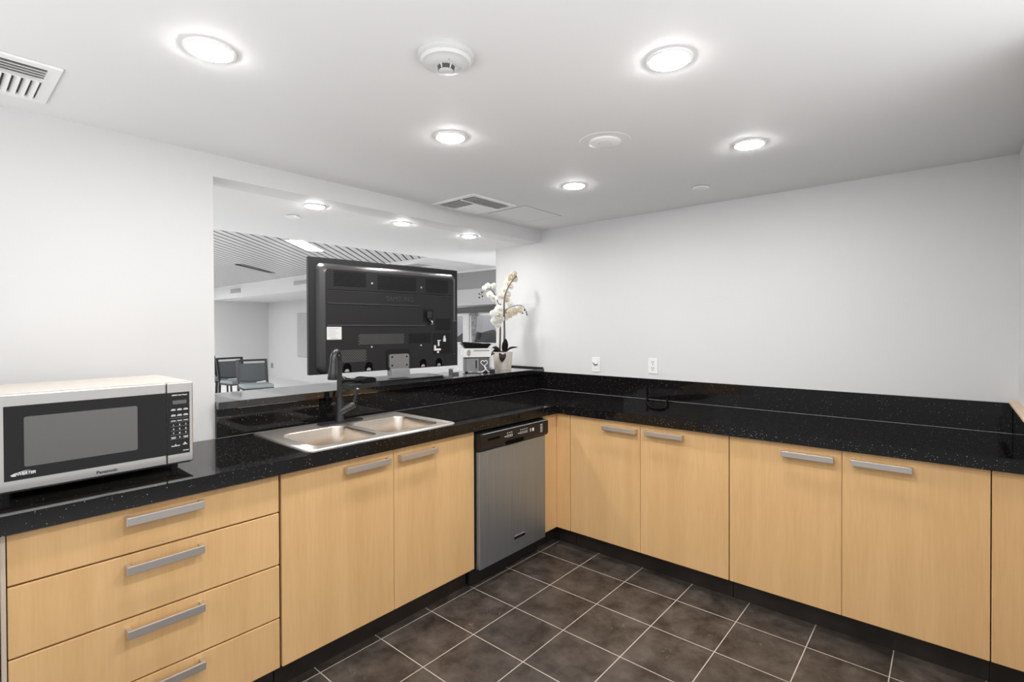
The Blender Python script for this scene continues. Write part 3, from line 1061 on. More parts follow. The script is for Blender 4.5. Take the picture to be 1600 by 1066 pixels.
box(bm, (1.034, FY - 0.003, TZ + 0.42), (1.037, FY, TZ + 0.508))
tvo('ribs', bm, 'tvbevel', sh_)
bm = nb()
box(bm, (0.100, FY - 0.0008, TZ + 0.509), (1.036, FY, TZ + 0.513))
tvo('step_line', bm, 'tvdark', sh_)
def vent(x0, x1, z0, z1, m='tvdark'):
    bm = nb()
    nx = int((x1 - x0) / 0.0165)
    nz = int((z1 - z0) / 0.0085)
    for j in range(nz):
        for i in range(nx):
            x = x0 + (i + (0.5 if j % 2 else 0)) * 0.0165
            z = z0 + j * 0.0085
            if x + 0.011 < x1 + 0.006:
                box(bm, (x, FY - 0.0009, TZ + z), (x + 0.0115, FY, TZ + z + 0.0042))
    o = tvo('vent_slots', bm, m, sh_)
for v_ in ((0.139, 0.370, 0.536, 0.630), (0.433, 0.738, 0.530, 0.626), (0.806, 1.020, 0.528, 0.622), (0.888, 1.028, 0.262, 0.352)):
    vent(*v_)
vent(0.300, 0.640, 0.176, 0.252, 'slotgrey')
vent(0.668, 0.858, 0.176, 0.252)
vent(0.169, 0.358, 0.070, 0.154, 'slotgrey')
tx = text_bm('SAMSUNG', 0.046, Matrix.Translation((0.603, FY - 0.0004, TZ + 0.470)) @ Matrix.Rotation(R(90), 4, 'X'), ext=0.001, sx=1.0)
tvo('lettering', tx, 'tvbevel', sh_)
bm = nb()
box(bm, (0.095, FY - 0.0012, TZ + 0.210), (0.188, FY, TZ + 0.287))
lb = tvo('rating_label', bm, 'white', sh_)
lb['label'] = 'white rating label'
bm = nb()
for k in range(6):
    box(bm, (0.104, FY - 0.0018, TZ + 0.276 - k * 0.0095), (0.150 + 0.02 * (k % 3 == 0), FY - 0.001, TZ + 0.2775 - k * 0.0095))
box(bm, (0.118, FY - 0.0018, TZ + 0.2165), (0.160, FY - 0.001, TZ + 0.2195))
tvo('label_print', bm, 'greyprint', lb)
bm = nb()
prism(bm, rrect(0.785, 0.872, TZ + 0.318, TZ + 0.412, 0.012), FY - 0.0012, FY, axis='y')
so = tvo('power_recess', bm, 'tvrecess', sh_)
bm = nb()
box(bm, (0.808, FY - 0.026, TZ + 0.345), (0.842, FY - 0.001, TZ + 0.392), 0.005)
tube(bm, catmull([(0.826, FY - 0.018, TZ + 0.348), (0.832, FY - 0.022, TZ + 0.325), (0.845, FY - 0.020, TZ + 0.305)], 5), 0.006, 8)
tvo('power_plug', bm, 'blackpl', so)
bm = nb()
box(bm, (0.838, FY - 0.024, TZ + 0.302), (0.852, FY - 0.012, TZ + 0.330), 0.003)
tvo('cable_tag', bm, 'white', so)
bm = nb()
prism(bm, rrect(0.868, 1.022, TZ + 0.092, TZ + 0.243, 0.010), FY - 0.0012, FY, axis='y')
io = tvo('socket_panel', bm, 'tvrecess', sh_)
for x0, x1, z0, z1 in ((0.874, 0.930, 0.118, 0.132), (0.874, 0.888, 0.132, 0.156), (0.908, 0.918, 0.150, 0.190), (0.904, 0.930, 0.186, 0.192), (0.955, 0.975, 0.180, 0.204), (0.960, 0.970, 0.204, 0.222), (0.900, 0.914, 0.100, 0.114)):
    bm = nb()
    box(bm, (x0, FY - 0.010, TZ + z0), (x1, FY - 0.001, TZ + z1), 0.001)
    tvo('socket', bm, 'white', io)
bm = nb()
box(bm, (1.036, FY - 0.006, TZ + 0.094), (1.086, -0.002, TZ + 0.330), 0.006)
tvo('side_pod', bm, 'tvback', sh_)
bm = nb()
prism(bm, rrect(0.973, 1.068, TZ + 0.008, TZ + 0.085, 0.008), FY - 0.003, FY, axis='y')
tvo('corner_cover', bm, 'tvback', sh_)
for x, z in ((0.396, 0.565), (0.772, 0.558), (0.391, 0.159), (0.767, 0.159)):
    bm = nb()
    prism(bm, [(x + 0.0065 * math.cos(2 * math.pi * k / 12), TZ + z + 0.0065 * math.sin(2 * math.pi * k / 12)) for k in range(12)], FY - 0.002, FY, axis='y')
    tvo('screw', bm, 'alu', sh_)
for x in (0.224, 0.371, 0.785, 0.920):
    bm = nb()
    pts = [(x - 0.027, TZ + 0.006), (x + 0.027, TZ + 0.006)] + [(x + 0.027 * math.cos(R(a)), TZ + 0.034 + 0.030 * math.sin(R(a))) for a in range(0, 181, 15)]
    prism(bm, pts, FY - 0.0012, FY, axis='y')
    hl = tvo('mount_hole', bm, 'tvdark', sh_)
    bm = nb()
    prism(bm, [(x - 0.018, TZ + 0.010), (x + 0.012, TZ + 0.010), (x + 0.012, TZ + 0.020), (x, TZ + 0.028), (x - 0.014, TZ + 0.022)], FY - 0.0022, FY - 0.001, axis='y')
    tvo('bracket_tab', bm, 'alu', hl)
# stand
bm = nb()
prism(bm, rrect(0.493, 0.677, TZ + 0.0, TZ + 0.139, 0.016), FY - 0.0012, FY, axis='y')
tvo('neck_recess', bm, 'tvrecess', sh_)
bm = nb()
prism(bm, rrect(0.511, 0.661, TZ + 0.010, TZ + 0.106, 0.014), FY - 0.016, FY - 0.001, axis='y')
pl = tvo('stand_plate', bm, 'metalplate')
for x, z in ((0.530, 0.088), (0.642, 0.088), (0.530, 0.032), (0.642, 0.032)):
    bm = nb()
    prism(bm, [(x + 0.006 * math.cos(2 * math.pi * k / 12), TZ + z + 0.006 * math.sin(2 * math.pi * k / 12)) for k in range(12)], FY - 0.0172, FY - 0.0155, axis='y')
    tvo('bolt', bm, 'tvdark', pl)
bm = nb()
prism(bm, [(FY - 0.016, TZ + 0.012), (FY - 0.030, TZ - 0.006), (FY - 0.034, 0.030), (-0.012, 0.026), (-0.012, TZ + 0.010)], 0.516, 0.657, axis='x')
tvo('stand_neck', bm, 'metalplate')
bm = nb()
prism(bm, rrect(0.330, 0.885, -0.175, 0.10, 0.045, 8), 0.0, 0.020)
es = [e for e in bm.edges if all(abs(v.co.z - 0.020) < 1e-6 for v in e.verts)]
bmesh.ops.bevel(bm, geom=es, offset=0.010, segments=3, affect='EDGES')
tvo('stand_base', bm, 'blackgloss')

# ------------------------------------------------------------------ telephone on the ledge
ph = thing('telephone', 'black desk telephone lying on the bar in front of the television', 'telephone', (-1.075, 0.685, BZ1), R(8))
def pho(name, bm, m, parent=ph, smooth=False):
    return obj(name, bm, m, parent, local=True, smooth=smooth)
bm = nb()
prism(bm, [(-0.06, 0.0), (0.05, 0.0), (0.05, 0.030), (-0.06, 0.014)], -0.095, 0.10, axis='x')
pho('base', bm, 'blackpl')
bm = nb()
tube(bm, catmull([(-0.125, -0.01, 0.052), (-0.095, -0.01, 0.045), (-0.03, -0.01, 0.038), (0.02, -0.01, 0.033)], 5), [0.010, 0.017, 0.020, 0.020, 0.018, 0.015, 0.013, 0.012, 0.011, 0.011, 0.012, 0.014, 0.015, 0.015, 0.013, 0.008][:16], 12)
pho('handset', bm, 'blackgloss', smooth=True)
for i in range(4):
    for j in range(3):
        bm = nb()
        box(bm, (0.03 + 0.016 * i, -0.045 + 0.022 * j, 0.012 + 0.0032 * j), (0.042 + 0.016 * i, -0.031 + 0.022 * j, 0.024 + 0.0032 * j), 0.002)
        pho('key', bm, 'greyprint')
bm = nb()
N = 14
top_ = [(0.0 + 0.10 * i / N, 0.02 + 0.032 * math.sin(math.pi * (0.18 + 0.6 * i / N))) for i in range(N + 1)]
prism(bm, top_ + [(0.10, 0.012), (0.0, 0.012)], -0.05, 0.045, axis='y')
pho('hood', bm, 'blackgloss', smooth=True)

# ------------------------------------------------------------------ stacked boxes and gadgets beside the television
DX = Vector((0.05, 0.80, BZ1))
dv = thing('audio_box', 'silver grey device with dark side at the bottom of the stack beside the orchid', 'device', tuple(DX), R(-40))
def dvo(name, bm, m, parent=dv, smooth=False, mi=None):
    return obj(name, bm, m, parent, local=True, smooth=smooth)
bm = nb()
prism(bm, rrect(-0.105, 0.095, -0.055, 0.055, 0.03, 6), 0.010, 0.112)
dvo('casing', bm, 'silver', smooth=True)
bm = nb()
box(bm, (0.012, -0.0585, 0.014), (0.094, -0.0545, 0.108), 0.002)
dvo('front_panel', bm, 'darkface')
bm = nb()
box(bm, (-0.012, -0.0580, 0.032), (-0.004, -0.0545, 0.095))
dvo('slot', bm, 'tvdark')
for x in (-0.08, 0.07):
    for y in (-0.035, 0.035):
        bm = nb()
        lathe(bm, [(0.010, 0.0), (0.012, 0.011)], (x, y, 0), 12)
        dvo('foot', bm, 'blackpl')
bm = nb()
prism(bm, rrect(-0.100, 0.098, -0.057, 0.057, 0.012, 4), 0.112, 0.118)
dvo('lid', bm, 'tvdark')
wbx = thing('carton', 'white carton stacked on the silver device beside the orchid', 'box', (DX.x, DX.y, BZ1 + 0.1185), R(-38))
bm = nb()
box(bm, (-0.112, -0.065, 0.0), (0.100, 0.065, 0.068), 0.003)
obj('body', bm, 'white', wbx, local=True)
bm = nb()
box(bm, (-0.03, -0.0662, 0.046), (0.092, -0.0645, 0.056))
prism(bm, [(-0.068 + 0.014 * math.cos(2 * math.pi * k / 14), 0.034 + 0.026 * math.sin(2 * math.pi * k / 14)) for k in range(14)], -0.0662, -0.0645, axis='y')
obj('print', bm, 'greyprint', wbx, local=True)
bm = nb()
box(bm, (0.0995, -0.03, 0.018), (0.1015, 0.03, 0.056))
obj('end_label', bm, 'darkface', wbx, local=True)
tr = thing('tray', 'black open tray lying on top of the white carton', 'tray', (DX.x - 0.01, DX.y, BZ1 + 0.187), R(-38))
bm = nb()
b0 = [(-0.085, -0.05), (0.085, -0.05), (0.085, 0.05), (-0.085, 0.05)]
b1 = [(-0.115, -0.068), (0.115, -0.068), (0.115, 0.068), (-0.115, 0.068)]
lo = [bm.verts.new((x, y, 0.0)) for x, y in b0]
hi = [bm.verts.new((x, y, 0.034 + (0.018 if x < 0 and y < 0 else 0))) for x, y in b1]
bm.faces.new(lo[::-1])
for i in range(4):
    bm.faces.new((lo[i], lo[(i + 1) % 4], hi[(i + 1) % 4], hi[i]))
bmesh.ops.solidify(bm, geom=bm.faces[:], thickness=0.003)
obj('shell', bm, 'blackpl', tr, local=True)
bm = nb()
box(bm, (-0.070, -0.045, 0.0035), (0.075, 0.045, 0.036), 0.002)
obj('paper_stack', bm, 'white', tr, local=True)
# coiled white cable in front of the device
ca = nb()
dloc = Matrix.Translation(DX) @ Matrix.Rotation(R(-40), 4, 'Z')
heart = []
for k in range(33):
    q = 2 * math.pi * k / 32
    heart.append((0.052 + 0.0016 * 16 * math.sin(q) ** 3, -0.068, 0.074 + 0.0016 * (13 * math.cos(q) - 5 * math.cos(2 * q) - 2 * math.cos(3 * q) - math.cos(4 * q))))
tube(ca, [dloc @ Vector(p) for p in heart], 0.0036, 8)
tube(ca, [dloc @ p for p in catmull([(0.050, -0.070, 0.050), (0.058, -0.073, 0.036), (0.074, -0.080, 0.016), (0.090, -0.088, 0.005)], 6)], 0.0034, 8)
tube(ca, [dloc @ p for p in catmull([(0.054, -0.068, 0.050), (0.066, -0.077, 0.036), (0.050, -0.084, 0.018), (0.026, -0.092, 0.005)], 6)], 0.0034, 8)
tag(obj('cable', ca, 'white', smooth=True, at=tuple(DX + Vector((0.02, -0.07, 0)))), 'white cable looped against the front of the silver device', 'cable')
ad = thing('power_adapter', 'small black adapter on the bar under the cable loop', 'adapter', (DX.x + 0.055, DX.y - 0.112, BZ1), R(-30))
bm = nb()
box(bm, (-0.022, -0.012, 0.0), (0.022, 0.012, 0.024), 0.003)
obj('casing', bm, 'blackpl', ad, local=True)
bm = nb()
tube(bm, [(0.022, 0, 0.012), (0.036, 0.0, 0.012)], 0.004, 8)
obj('plug_pin', bm, 'alu', ad, local=True)
b2 = thing('small_box', 'small grey and white box behind the television corner', 'box', (-0.20, 0.79, BZ1), R(-10))
bm = nb()
box(bm, (-0.032, -0.022, 0.0), (0.032, 0.022, 0.040), 0.002)
obj('base', bm, 'darkface', b2, local=True)
bm = nb()
box(bm, (-0.022, -0.0235, 0.018), (0.034, 0.0235, 0.046), 0.002)
obj('lid', bm, 'white', b2, local=True)
b3 = thing('note_block', 'white upright block on the bar between the device and the orchid pot', 'block', (0.215, 0.845, BZ1), R(-42))
bm = nb()
box(bm, (-0.032, -0.03, 0.026), (0.032, 0.03, 0.128), 0.002)
obj('paper', bm, 'white', b3, local=True)
bm = nb()
box(bm, (-0.034, -0.032, 0.0), (0.034, 0.032, 0.026), 0.002)
obj('base', bm, 'grey', b3, local=True)

# ------------------------------------------------------------------ orchid
OC = Vector((0.345, 0.790, BZ1))
orc = thing('orchid', 'white and cream orchid in a pale marbled pot at the bar end', 'plant', tuple(OC))
r_ = Vector((0.653, -0.757, 0))
f_ = Vector((0.757, 0.653, 0))
K = 0.00498
def op(px, py, d=0.0):
    """a point of the plant: px across and py up in units of about 5 mm, d metres in depth"""
    return r_ * (px * K) + Vector((0, 0, py * K)) + f_ * d
def oo(name, bm, m, parent=orc, smooth=True):
    return obj(name, bm, m, parent, local=True, smooth=smooth)
bm = nb()
rings = []
for s, z in ((0.056, 0.0), (0.058, 0.004), (0.070, 0.147), (0.064, 0.147), (0.062, 0.130)):
    rings.append([bm.verts.new((p[0], p[1], z)) for p in rrect(-s, s, -s, s, s * 0.55, 5)])
n = len(rings[0])
for a, b in zip(rings, rings[1:]):
    for i in range(n):
        bm.faces.new((a[i], a[(i + 1) % n], b[(i + 1) % n], b[i]))
bm.faces.new(rings[0][::-1])
bm.faces.new(rings[-1])
oo('pot', bm, 'pot')
# leaves
def leaf(base, mid, tip, wd, nrm):
    bm = nb()
    pts = catmull([base, mid, tip], 8)
    N = len(pts)
    L, C_, Rr = [], [], []
    for i, p in enumerate(pts):
        t = i / (N - 1)
        tan = (pts[min(i + 1, N - 1)] - pts[max(i - 1, 0)]).normalized()
        side = tan.cross(Vector(nrm)).normalized()
        nn = side.cross(tan).normalized()
        wv = wd * max(0.06, math.sin(math.pi * (0.10 + 0.86 * t)) ** 0.8)
        L.append(bm.verts.new(p - side * wv + nn * wv * 0.25))
        C_.append(bm.verts.new(p))
        Rr.append(bm.verts.new(p + side * wv + nn * wv * 0.25))
    for i in range(N - 1):
        bm.faces.new((L[i], C_[i], C_[i + 1], L[i + 1]))
        bm.faces.new((C_[i], Rr[i], Rr[i + 1], C_[i + 1]))
    bmesh.ops.solidify(bm, geom=bm.faces[:], thickness=0.003)
    return oo('leaf', bm, 'leaf')
leaf(op(2, 29, -0.01), op(4, 40, -0.03), op(5, 51, -0.035), 0.026, -f_)
leaf(op(0, 31, -0.05), op(0, 24, -0.088), op(-1, 14, -0.090), 0.029, -f_ + Vector((0, 0, .3)))
leaf(op(-2, 29, 0), op(-10, 35, -0.03), op(-17, 37, -0.03), 0.020, -f_ + Vector((0.2, 0, .9)))
leaf(op(-3, 28, 0), op(-11, 31, -0.02), op(-19, 24, -0.03), 0.019, -f_ + Vector((-.3, .2, .6)))
leaf(op(4, 28, 0), op(13, 35, -0.01), op(25, 37, 0.0), 0.017, -f_ * .45 + Vector((0, 0, .8)))
# stems
stA = [op(2, 28), op(3, 60), op(2.5, 95), op(3, 115), op(6, 128), op(12, 141), op(19, 150), op(22, 155)]
stB = [op(-5, 28), op(-4, 60), op(-3.5, 95), op(-4, 109)]
def stem(pts, r0, r1, m='stem'):
    bm = nb()
    q = catmull(pts, 6)
    tube(bm, q, [r0 + (r1 - r0) * i / (len(q) - 1) for i in range(len(q))], 8)
    return oo('stem', bm, m)
stem(stA, 0.0085, 0.0035)
stem(stB, 0.0085, 0.006)
stem([op(-4, 100), op(-10, 118, -0.01), op(-16, 130, -0.02), op(-24, 133, -0.03), op(-31, 129, -0.03), op(-36, 123, -0.03)], 0.004, 0.0022)
stem([op(3, 88), op(5, 98, -0.01), op(14, 103, -0.02), op(24, 106, -0.02), op(32, 105, -0.02), op(37, 100, -0.02), op(40, 94, -0.02)], 0.004, 0.0022)
def bud(p, r):
    bm = nb()
    bmesh.ops.create_icosphere(bm, subdivisions=2, radius=r, matrix=Matrix.Translation(p) @ Matrix.Diagonal((1, 1, 1.35, 1)))
    oo('bud', bm, 'bud')
for a in ((-38, 125), (-34, 128), (-33, 121), (-38, 119), (23, 153), (36, 98), (39, 94.5), (40, 91), (33, 93)):
    bud(op(a[0], a[1], -0.03), 0.0062)
def flower(p, nrm, s, m, roll=0.0):
    nrm = Vector(nrm).normalized()
    up = Vector((0, 0, 1))
    X_ = up.cross(nrm).normalized()
    Y_ = nrm.cross(X_)
    bm = nb()
    def petal(a, ln, wd, cup):
        d = X_ * math.cos(a) + Y_ * math.sin(a)
        sd = nrm.cross(d)
        rows = []
        for i in range(6):
            t = i / 5
            wv = wd * math.sin(math.pi * (0.12 + 0.80 * t)) ** 0.7
            ctr = p + d * (ln * t) + nrm * (cup * t * t)
            rows.append([bm.verts.new(ctr + sd * wv * k + nrm * (0.10 * wd * (1 - abs(k)))) for k in (-1, -0.5, 0, 0.5, 1)])
        for u, v in zip(rows, rows[1:]):
            for k in range(4):
                bm.faces.new((u[k], u[k + 1], v[k + 1], v[k]))
    for k, (ln, wd) in enumerate(((1.0, 0.40), (1.0, 0.62), (0.95, 0.38), (0.95, 0.38), (1.0, 0.62))):
        petal(R(90) + roll - k * 2 * math.pi / 5, ln * s, wd * s, -0.15 * s)
    bmesh.ops.solidify(bm, geom=bm.faces[:], thickness=0.0012)
    fl = oo('flower', bm, m)
    bm = nb()
    bmesh.ops.create_icosphere(bm, subdivisions=2, radius=s * 0.20, matrix=Matrix.Translation(p + nrm * s * 0.14) @ Matrix.Diagonal((1, 1, 1.25, 1)))
    oo('lip', bm, 'lip', fl)
cd = -f_
FLO = [(-13, 92, 'petal', .040, .2, -.05), (-6, 100, 'petal', .038, -.3, -.03), (-12, 80, 'petal', .038, .1, -.05), (-3, 83, 'petal', .036, .4, -.05), (-7, 90, 'petal', .040, .1, -.06), (-8, 73, 'petal', .030, -.2, -.04),
       (-14, 117, 'petal', .032, -.5, -.03), (-21, 123, 'petal', .032, -.3, -.04), (-24, 138, 'petal', .026, -.4, -.03), (-30, 134, 'petal', .024, -.6, -.04), (-14, 138, 'petal', .026, .2, -.03), (-4, 122, 'petal', .026, 0, 0.0),
       (15, 152, 'cream', .040, .7, .015), (8, 143, 'cream', .038, -.3, .02), (14, 137, 'petal', .030, .9, .02), (3, 132, 'cream', .036, -.6, .025), (9, 125, 'petal', .034, .6, .03), (-2, 122, 'cream', .034, -.4, .03), (7, 115, 'cream', .032, .5, .02), (22, 149, 'petal', .028, .9, .02), (19, 158, 'cream', .030, .2, .02),
       (9, 95, 'cream', .036, -.2, .01), (17, 99, 'petal', .030, .1, .02), (20, 95, 'cream', .036, .5, .0), (29, 98, 'cream', .034, .7, .005), (4, 86, 'petal', .032, .0, .01), (13, 108, 'petal', .030, .3, .02), (12, 89, 'cream', .026, .3, .01)]
cd = -f_
for px, py, m, s, tx_, d in FLO:
    flower(op(px, py, d), cd + r_ * tx_ + Vector((0, 0, -0.15)), s, m, roll=random.uniform(-.3, .3))

# ------------------------------------------------------------------ outlets and stand-in U loop
def outlet(name, y0, y1, z0, z1, label, kind):
    t = thing(name, label, 'outlet', (WX, (y0 + y1) / 2, (z0 + z1) / 2), group='white wall outlets above the right worktop')
    xm = WX
    bm = nb()
    box(bm, (xm - 0.006, y0, z0), (xm, y1, z1), 0.002)
    pt = obj('cover_plate', bm, 'white', t)
    yc, zc = (y0 + y1) / 2, (z0 + z1) / 2
    bm = nb()
    if kind == 'duplex':
        for dz in (-0.021, 0.021):
            for dy in (-0.0075, 0.0065):
                box(bm, (xm - 0.0075, yc + dy, zc + dz + 0.001), (xm - 0.0058, yc + dy + 0.003, zc + dz + 0.014))
            prism(bm, [(yc + 0.004 * math.cos(2 * math.pi * k / 10), zc + dz - 0.009 + 0.004 * math.sin(2 * math.pi * k / 10)) for k in range(10)], xm - 0.0075, xm - 0.0058, axis='x')
        obj('socket_slots', bm, 'darkface', pt)
    else:
        box(bm, (xm - 0.010, yc - 0.016, zc - 0.033), (xm - 0.0055, yc + 0.016, zc + 0.033), 0.001)
        obj('rocker', bm, 'white', pt)
        bm = nb()
        tube(bm, [(xm - 0.014, yc + 0.024, zc + 0.014), (xm - 0.014, yc + 0.006, zc - 0.002), (xm - 0.014, yc - 0.020, zc + 0.003)], [0.003, 0.0055, 0.003], 8)
        obj('night_sensor', bm, 'darkface', pt)
    return t
outlet('wall_outlet', 0.047, 0.119, 1.114, 1.226, 'white wall outlet with small dark plug, left of the other outlet', 'rocker')
outlet('wall_outlet', -0.423, -0.352, 1.125, 1.236, 'white duplex wall outlet above the cord loop, nearer the middle of the right wall', 'duplex')
cdm = nb()  # loop made up to stand in for a dark U-shaped reflection
pts = [(WX - 0.026, -0.350, 1.030), (WX - 0.026, -0.353, 0.985), (WX - 0.032, -0.360, ZT + 0.010), (0.50, -0.405, ZT + 0.0068), (0.36, -0.485, ZT + 0.0068), (0.25, -0.560, ZT + 0.0068), (0.215, -0.610, ZT + 0.0068), (0.245, -0.640, ZT + 0.0068), (0.34, -0.620, ZT + 0.0068), (0.50, -0.550, ZT + 0.0068), (WX - 0.034, -0.512, ZT + 0.012), (WX - 0.026, -0.510, 0.985)]
tube(cdm, catmull(pts, 6), 0.0065, 10)
tag(obj('cord', cdm, 'cordblack', smooth=True, at=(0.4, -0.45, ZT)), 'black cord looped in a U on the right worktop below the outlet', 'cord')

# ------------------------------------------------------------------ ceiling fittings
def downlight(x, y, z, label, group, dim=0.058):
    t = thing('downlight', label, 'ceiling light', (x, y, z), group=group)
    bm = nb()
    lathe(bm, [(dim + 0.012, 0.0), (dim + 0.011, -0.004), (dim + 0.002, -0.006), (dim, -0.004)], (x, y, z), 36, cap0=True, cap1=False)
    obj('trim', bm, 'white', t, smooth=True)
    bm = nb()
    lathe(bm, [(dim + 0.001, -0.0035), (dim * 0.97, -0.0075), (dim * 0.85, -0.0095), (dim * 0.5, -0.011), (dim * 0.1, -0.0115)], (x, y, z), 36)
    obj('lens', bm, 'lens', t, smooth=True)
    return t
GK = 'recessed downlights in the kitchen ceiling'
GP = 'recessed downlights over the bar passage'
downlight(-2.209, -0.345, ZC, 'lit round downlight nearest the ceiling vent cut by the left edge', GK)
downlight(-1.268, -1.342, ZC, 'largest-looking lit round downlight right of the smoke detector', GK)
downlight(-1.282, -0.370, ZC, 'lit round downlight just behind the smoke detector', GK)
downlight(-0.342, -1.313, ZC, 'lit round downlight nearest the right wall', GK)
downlight(-0.306, -0.350, ZC, 'lit round downlight between round speaker cover and square air vent', GK)
downlight(-2.25, -1.36, ZC, 'lit round downlight above the camera position, out of the frame', GK)
downlight(-1.263, 0.822, ZH, 'lit round downlight over the bar, nearest the white jamb', GP, 0.050)
downlight(-0.624, 0.844, ZH, 'lit round downlight over the bar above the television', GP, 0.050)
downlight(0.023, 0.849, ZH, 'lit round downlight over the bar, nearest the orchid', GP, 0.050)

sx_, sy_ = -1.737, -0.849
sd = thing('smoke_detector', 'round white smoke detector on the kitchen ceiling', 'smoke detector', (sx_, sy_, ZC))
bm = nb()
lathe(bm, [(0.082, 0.0), (0.084, -0.004), (0.083, -0.012), (0.078, -0.016), (0.074, -0.017)], (sx_, sy_, ZC), 48)
obj('base_ring', bm, 'white2', sd, smooth=True)
bm = nb()
lathe(bm, [(0.075, -0.016), (0.076, -0.020), (0.071, -0.028), (0.054, -0.031), (0.050, -0.035), (0.036, -0.037), (0.033, -0.038)], (sx_, sy_, ZC), 48)
hs = obj('housing', bm, 'white2', sd, smooth=True)
bm = nb()
lathe(bm, [(0.026, -0.037), (0.024, -0.050)], (sx_, sy_, ZC), 32)
obj('sensor_chamber', bm, 'grille', hs, smooth=True)
bm = nb()
lathe(bm, [(0.018, -0.047), (0.0225, -0.0475), (0.0225, -0.051), (0.020, -0.0525)], (sx_, sy_, ZC), 32)
for k in range(6):
    a = k * math.pi / 3 + 0.3
    bar(bm, (sx_ + 0.030 * math.cos(a), sy_ + 0.030 * math.sin(a), ZC - 0.037), (sx_ + 0.0225 * math.cos(a), sy_ + 0.0225 * math.sin(a), ZC - 0.049), 0.003, 0.004)
obj('cap', bm, 'white2', hs, smooth=True)
for a in (-2.1, -0.6):
    bm = nb()
    bmesh.ops.create_icosphere(bm, subdivisions=1, radius=0.0022, matrix=Matrix.Translation((sx_ + 0.043 * math.cos(a), sy_ + 0.043 * math.sin(a), ZC - 0.0355)))
    obj('indicator', bm, 'darkface', hs)

sp = thing('ceiling_cover', 'round white cover plate with two tiny screws on the kitchen ceiling', 'cover plate', (-0.799, -0.841, ZC))
bm = nb()
lathe(bm, [(0.112, 0.0), (0.110, -0.0015), (0.075, -0.002)], (-0.799, -0.841, ZC), 48)
obj('patch_ring', bm, 'ceil', sp)
bm = nb()
lathe(bm, [(0.070, -0.001), (0.070, -0.008), (0.066, -0.011), (0.020, -0.012)], (-0.799, -0.841, ZC), 48)
pt = obj('plate', bm, 'white', sp, smooth=True)
for dx, dy in ((-0.022, 0.016), (0.012, -0.024)):
    bm = nb()
    lathe(bm, [(0.0035, -0.011), (0.003, -0.0135)], (-0.799 + dx, -0.841 + dy, ZC), 10)
    obj('screw', bm, 'grey', pt)
for x, y, z, lb in ((0.216, -0.889, ZC, 'small round sprinkler cap on the kitchen ceiling near the right wall'), (-1.219, 1.182, ZH, 'small round sprinkler cap on the passage ceiling over the bar')):
    t = thing('sprinkler_cap', lb, 'sprinkler cap', (x, y, z), group='flush sprinkler caps')
    bm = nb()
    lathe(bm, [(0.042, 0.0), (0.042, -0.003), (0.036, -0.003)], (x, y, z), 32)
    obj('gap_ring', bm, 'darkface', t)
    bm = nb()
    lathe(bm, [(0.047, -0.003), (0.047, -0.008), (0.043, -0.010), (0.01, -0.0105)], (x, y, z), 32)
    obj('cap', bm, 'white', t, smooth=True)

def air_vent(x0, x1, y0, y1, label):
    t = thing('air_vent', label, 'air vent', ((x0 + x1) / 2, (y0 + y1) / 2, ZC))
    z = ZC
    fw = 0.034
    bm = nb()
    for a, b in (((x0, y0), (x1, y0 + fw)), ((x0, y1 - fw), (x1, y1)), ((x0, y0 + fw), (x0 + fw, y1 - fw)), ((x1 - fw, y0 + fw), (x1, y1 - fw))):
        box(bm, (a[0], a[1], z - 0.008), (b[0], b[1], z), 0.002)
    obj('frame', bm, 'white', t)
    bm = nb()
    box(bm, (x0 + fw, y0 + fw, z - 0.0012), (x1 - fw, y1 - fw, z - 0.0002))
    obj('backing', bm, 'grille', t)
    xm = x0 + (x1 - x0) * 0.42
    # long blades along x near the kitchen side, cross blades behind them
    yb = y0 + fw + (y1 - y0 - 2 * fw) * 0.34
    k = 0
    y = y0 + fw + 0.012
    while y < yb:
        bm = nb()
        bar(bm, (x0 + fw, y, z - 0.008), (x1 - fw, y, z - 0.008), 0.018, 0.0015, side=(0, 0.75, 0.66))
        obj('blade', bm, 'white', t)
        y += 0.022
    bm = nb()
    box(bm, (x0 + fw, yb + 0.002, z - 0.012), (x1 - fw, yb + 0.010, z - 0.001))
    box(bm, (xm - 0.004, yb + 0.010, z - 0.012), (xm + 0.004, y1 - fw, z - 0.001))
    obj('divider', bm, 'white', t)
    x = x0 + fw + 0.014
    while x < xm - 0.008:
        bm = nb()
        bar(bm, (x, yb + 0.010, z - 0.008), (x, y1 - fw, z - 0.008), 0.018, 0.0015, side=(0.7501, 0, 0.66))
        obj('blade', bm, 'white', t)
        x += 0.022
    x = xm + 0.014
    while x < x1 - fw - 0.004:
        bm = nb()
        bar(bm, (x, yb + 0.010, z - 0.008), (x, y1 - fw, z - 0.008), 0.018, 0.0015, side=(-0.75, 0, 0.66))
        obj('blade', bm, 'white', t)
        x += 0.022
    return t
air_vent(-0.571, -0.165, 0.205, 0.590, 'square white louvred air vent in the ceiling beside the bar opening')
air_vent(-2.880, -2.471, 0.120, 0.480, 'white louvred air vent cut off by the left edge of the ceiling')
ac = thing('access_panel', 'flush white access panel in the ceiling beside the square air vent', 'access panel', (0.08, 0.335, ZC))
obj('panel', bbox((-0.118, 0.168, ZC - 0.0035), (0.286, 0.500, ZC), 0.001), 'ceil', ac)
bm = nb()
for a, b in (((-0.126, 0.160), (0.294, 0.165)), ((-0.126, 0.503), (0.294, 0.508)), ((-0.126, 0.165), (-0.121, 0.503)), ((0.289, 0.165), (0.294, 0.503))):
    box(bm, (a[0], a[1], ZC - 0.002), (b[0], b[1], ZC))
obj('rim', bm, 'fascia', ac)

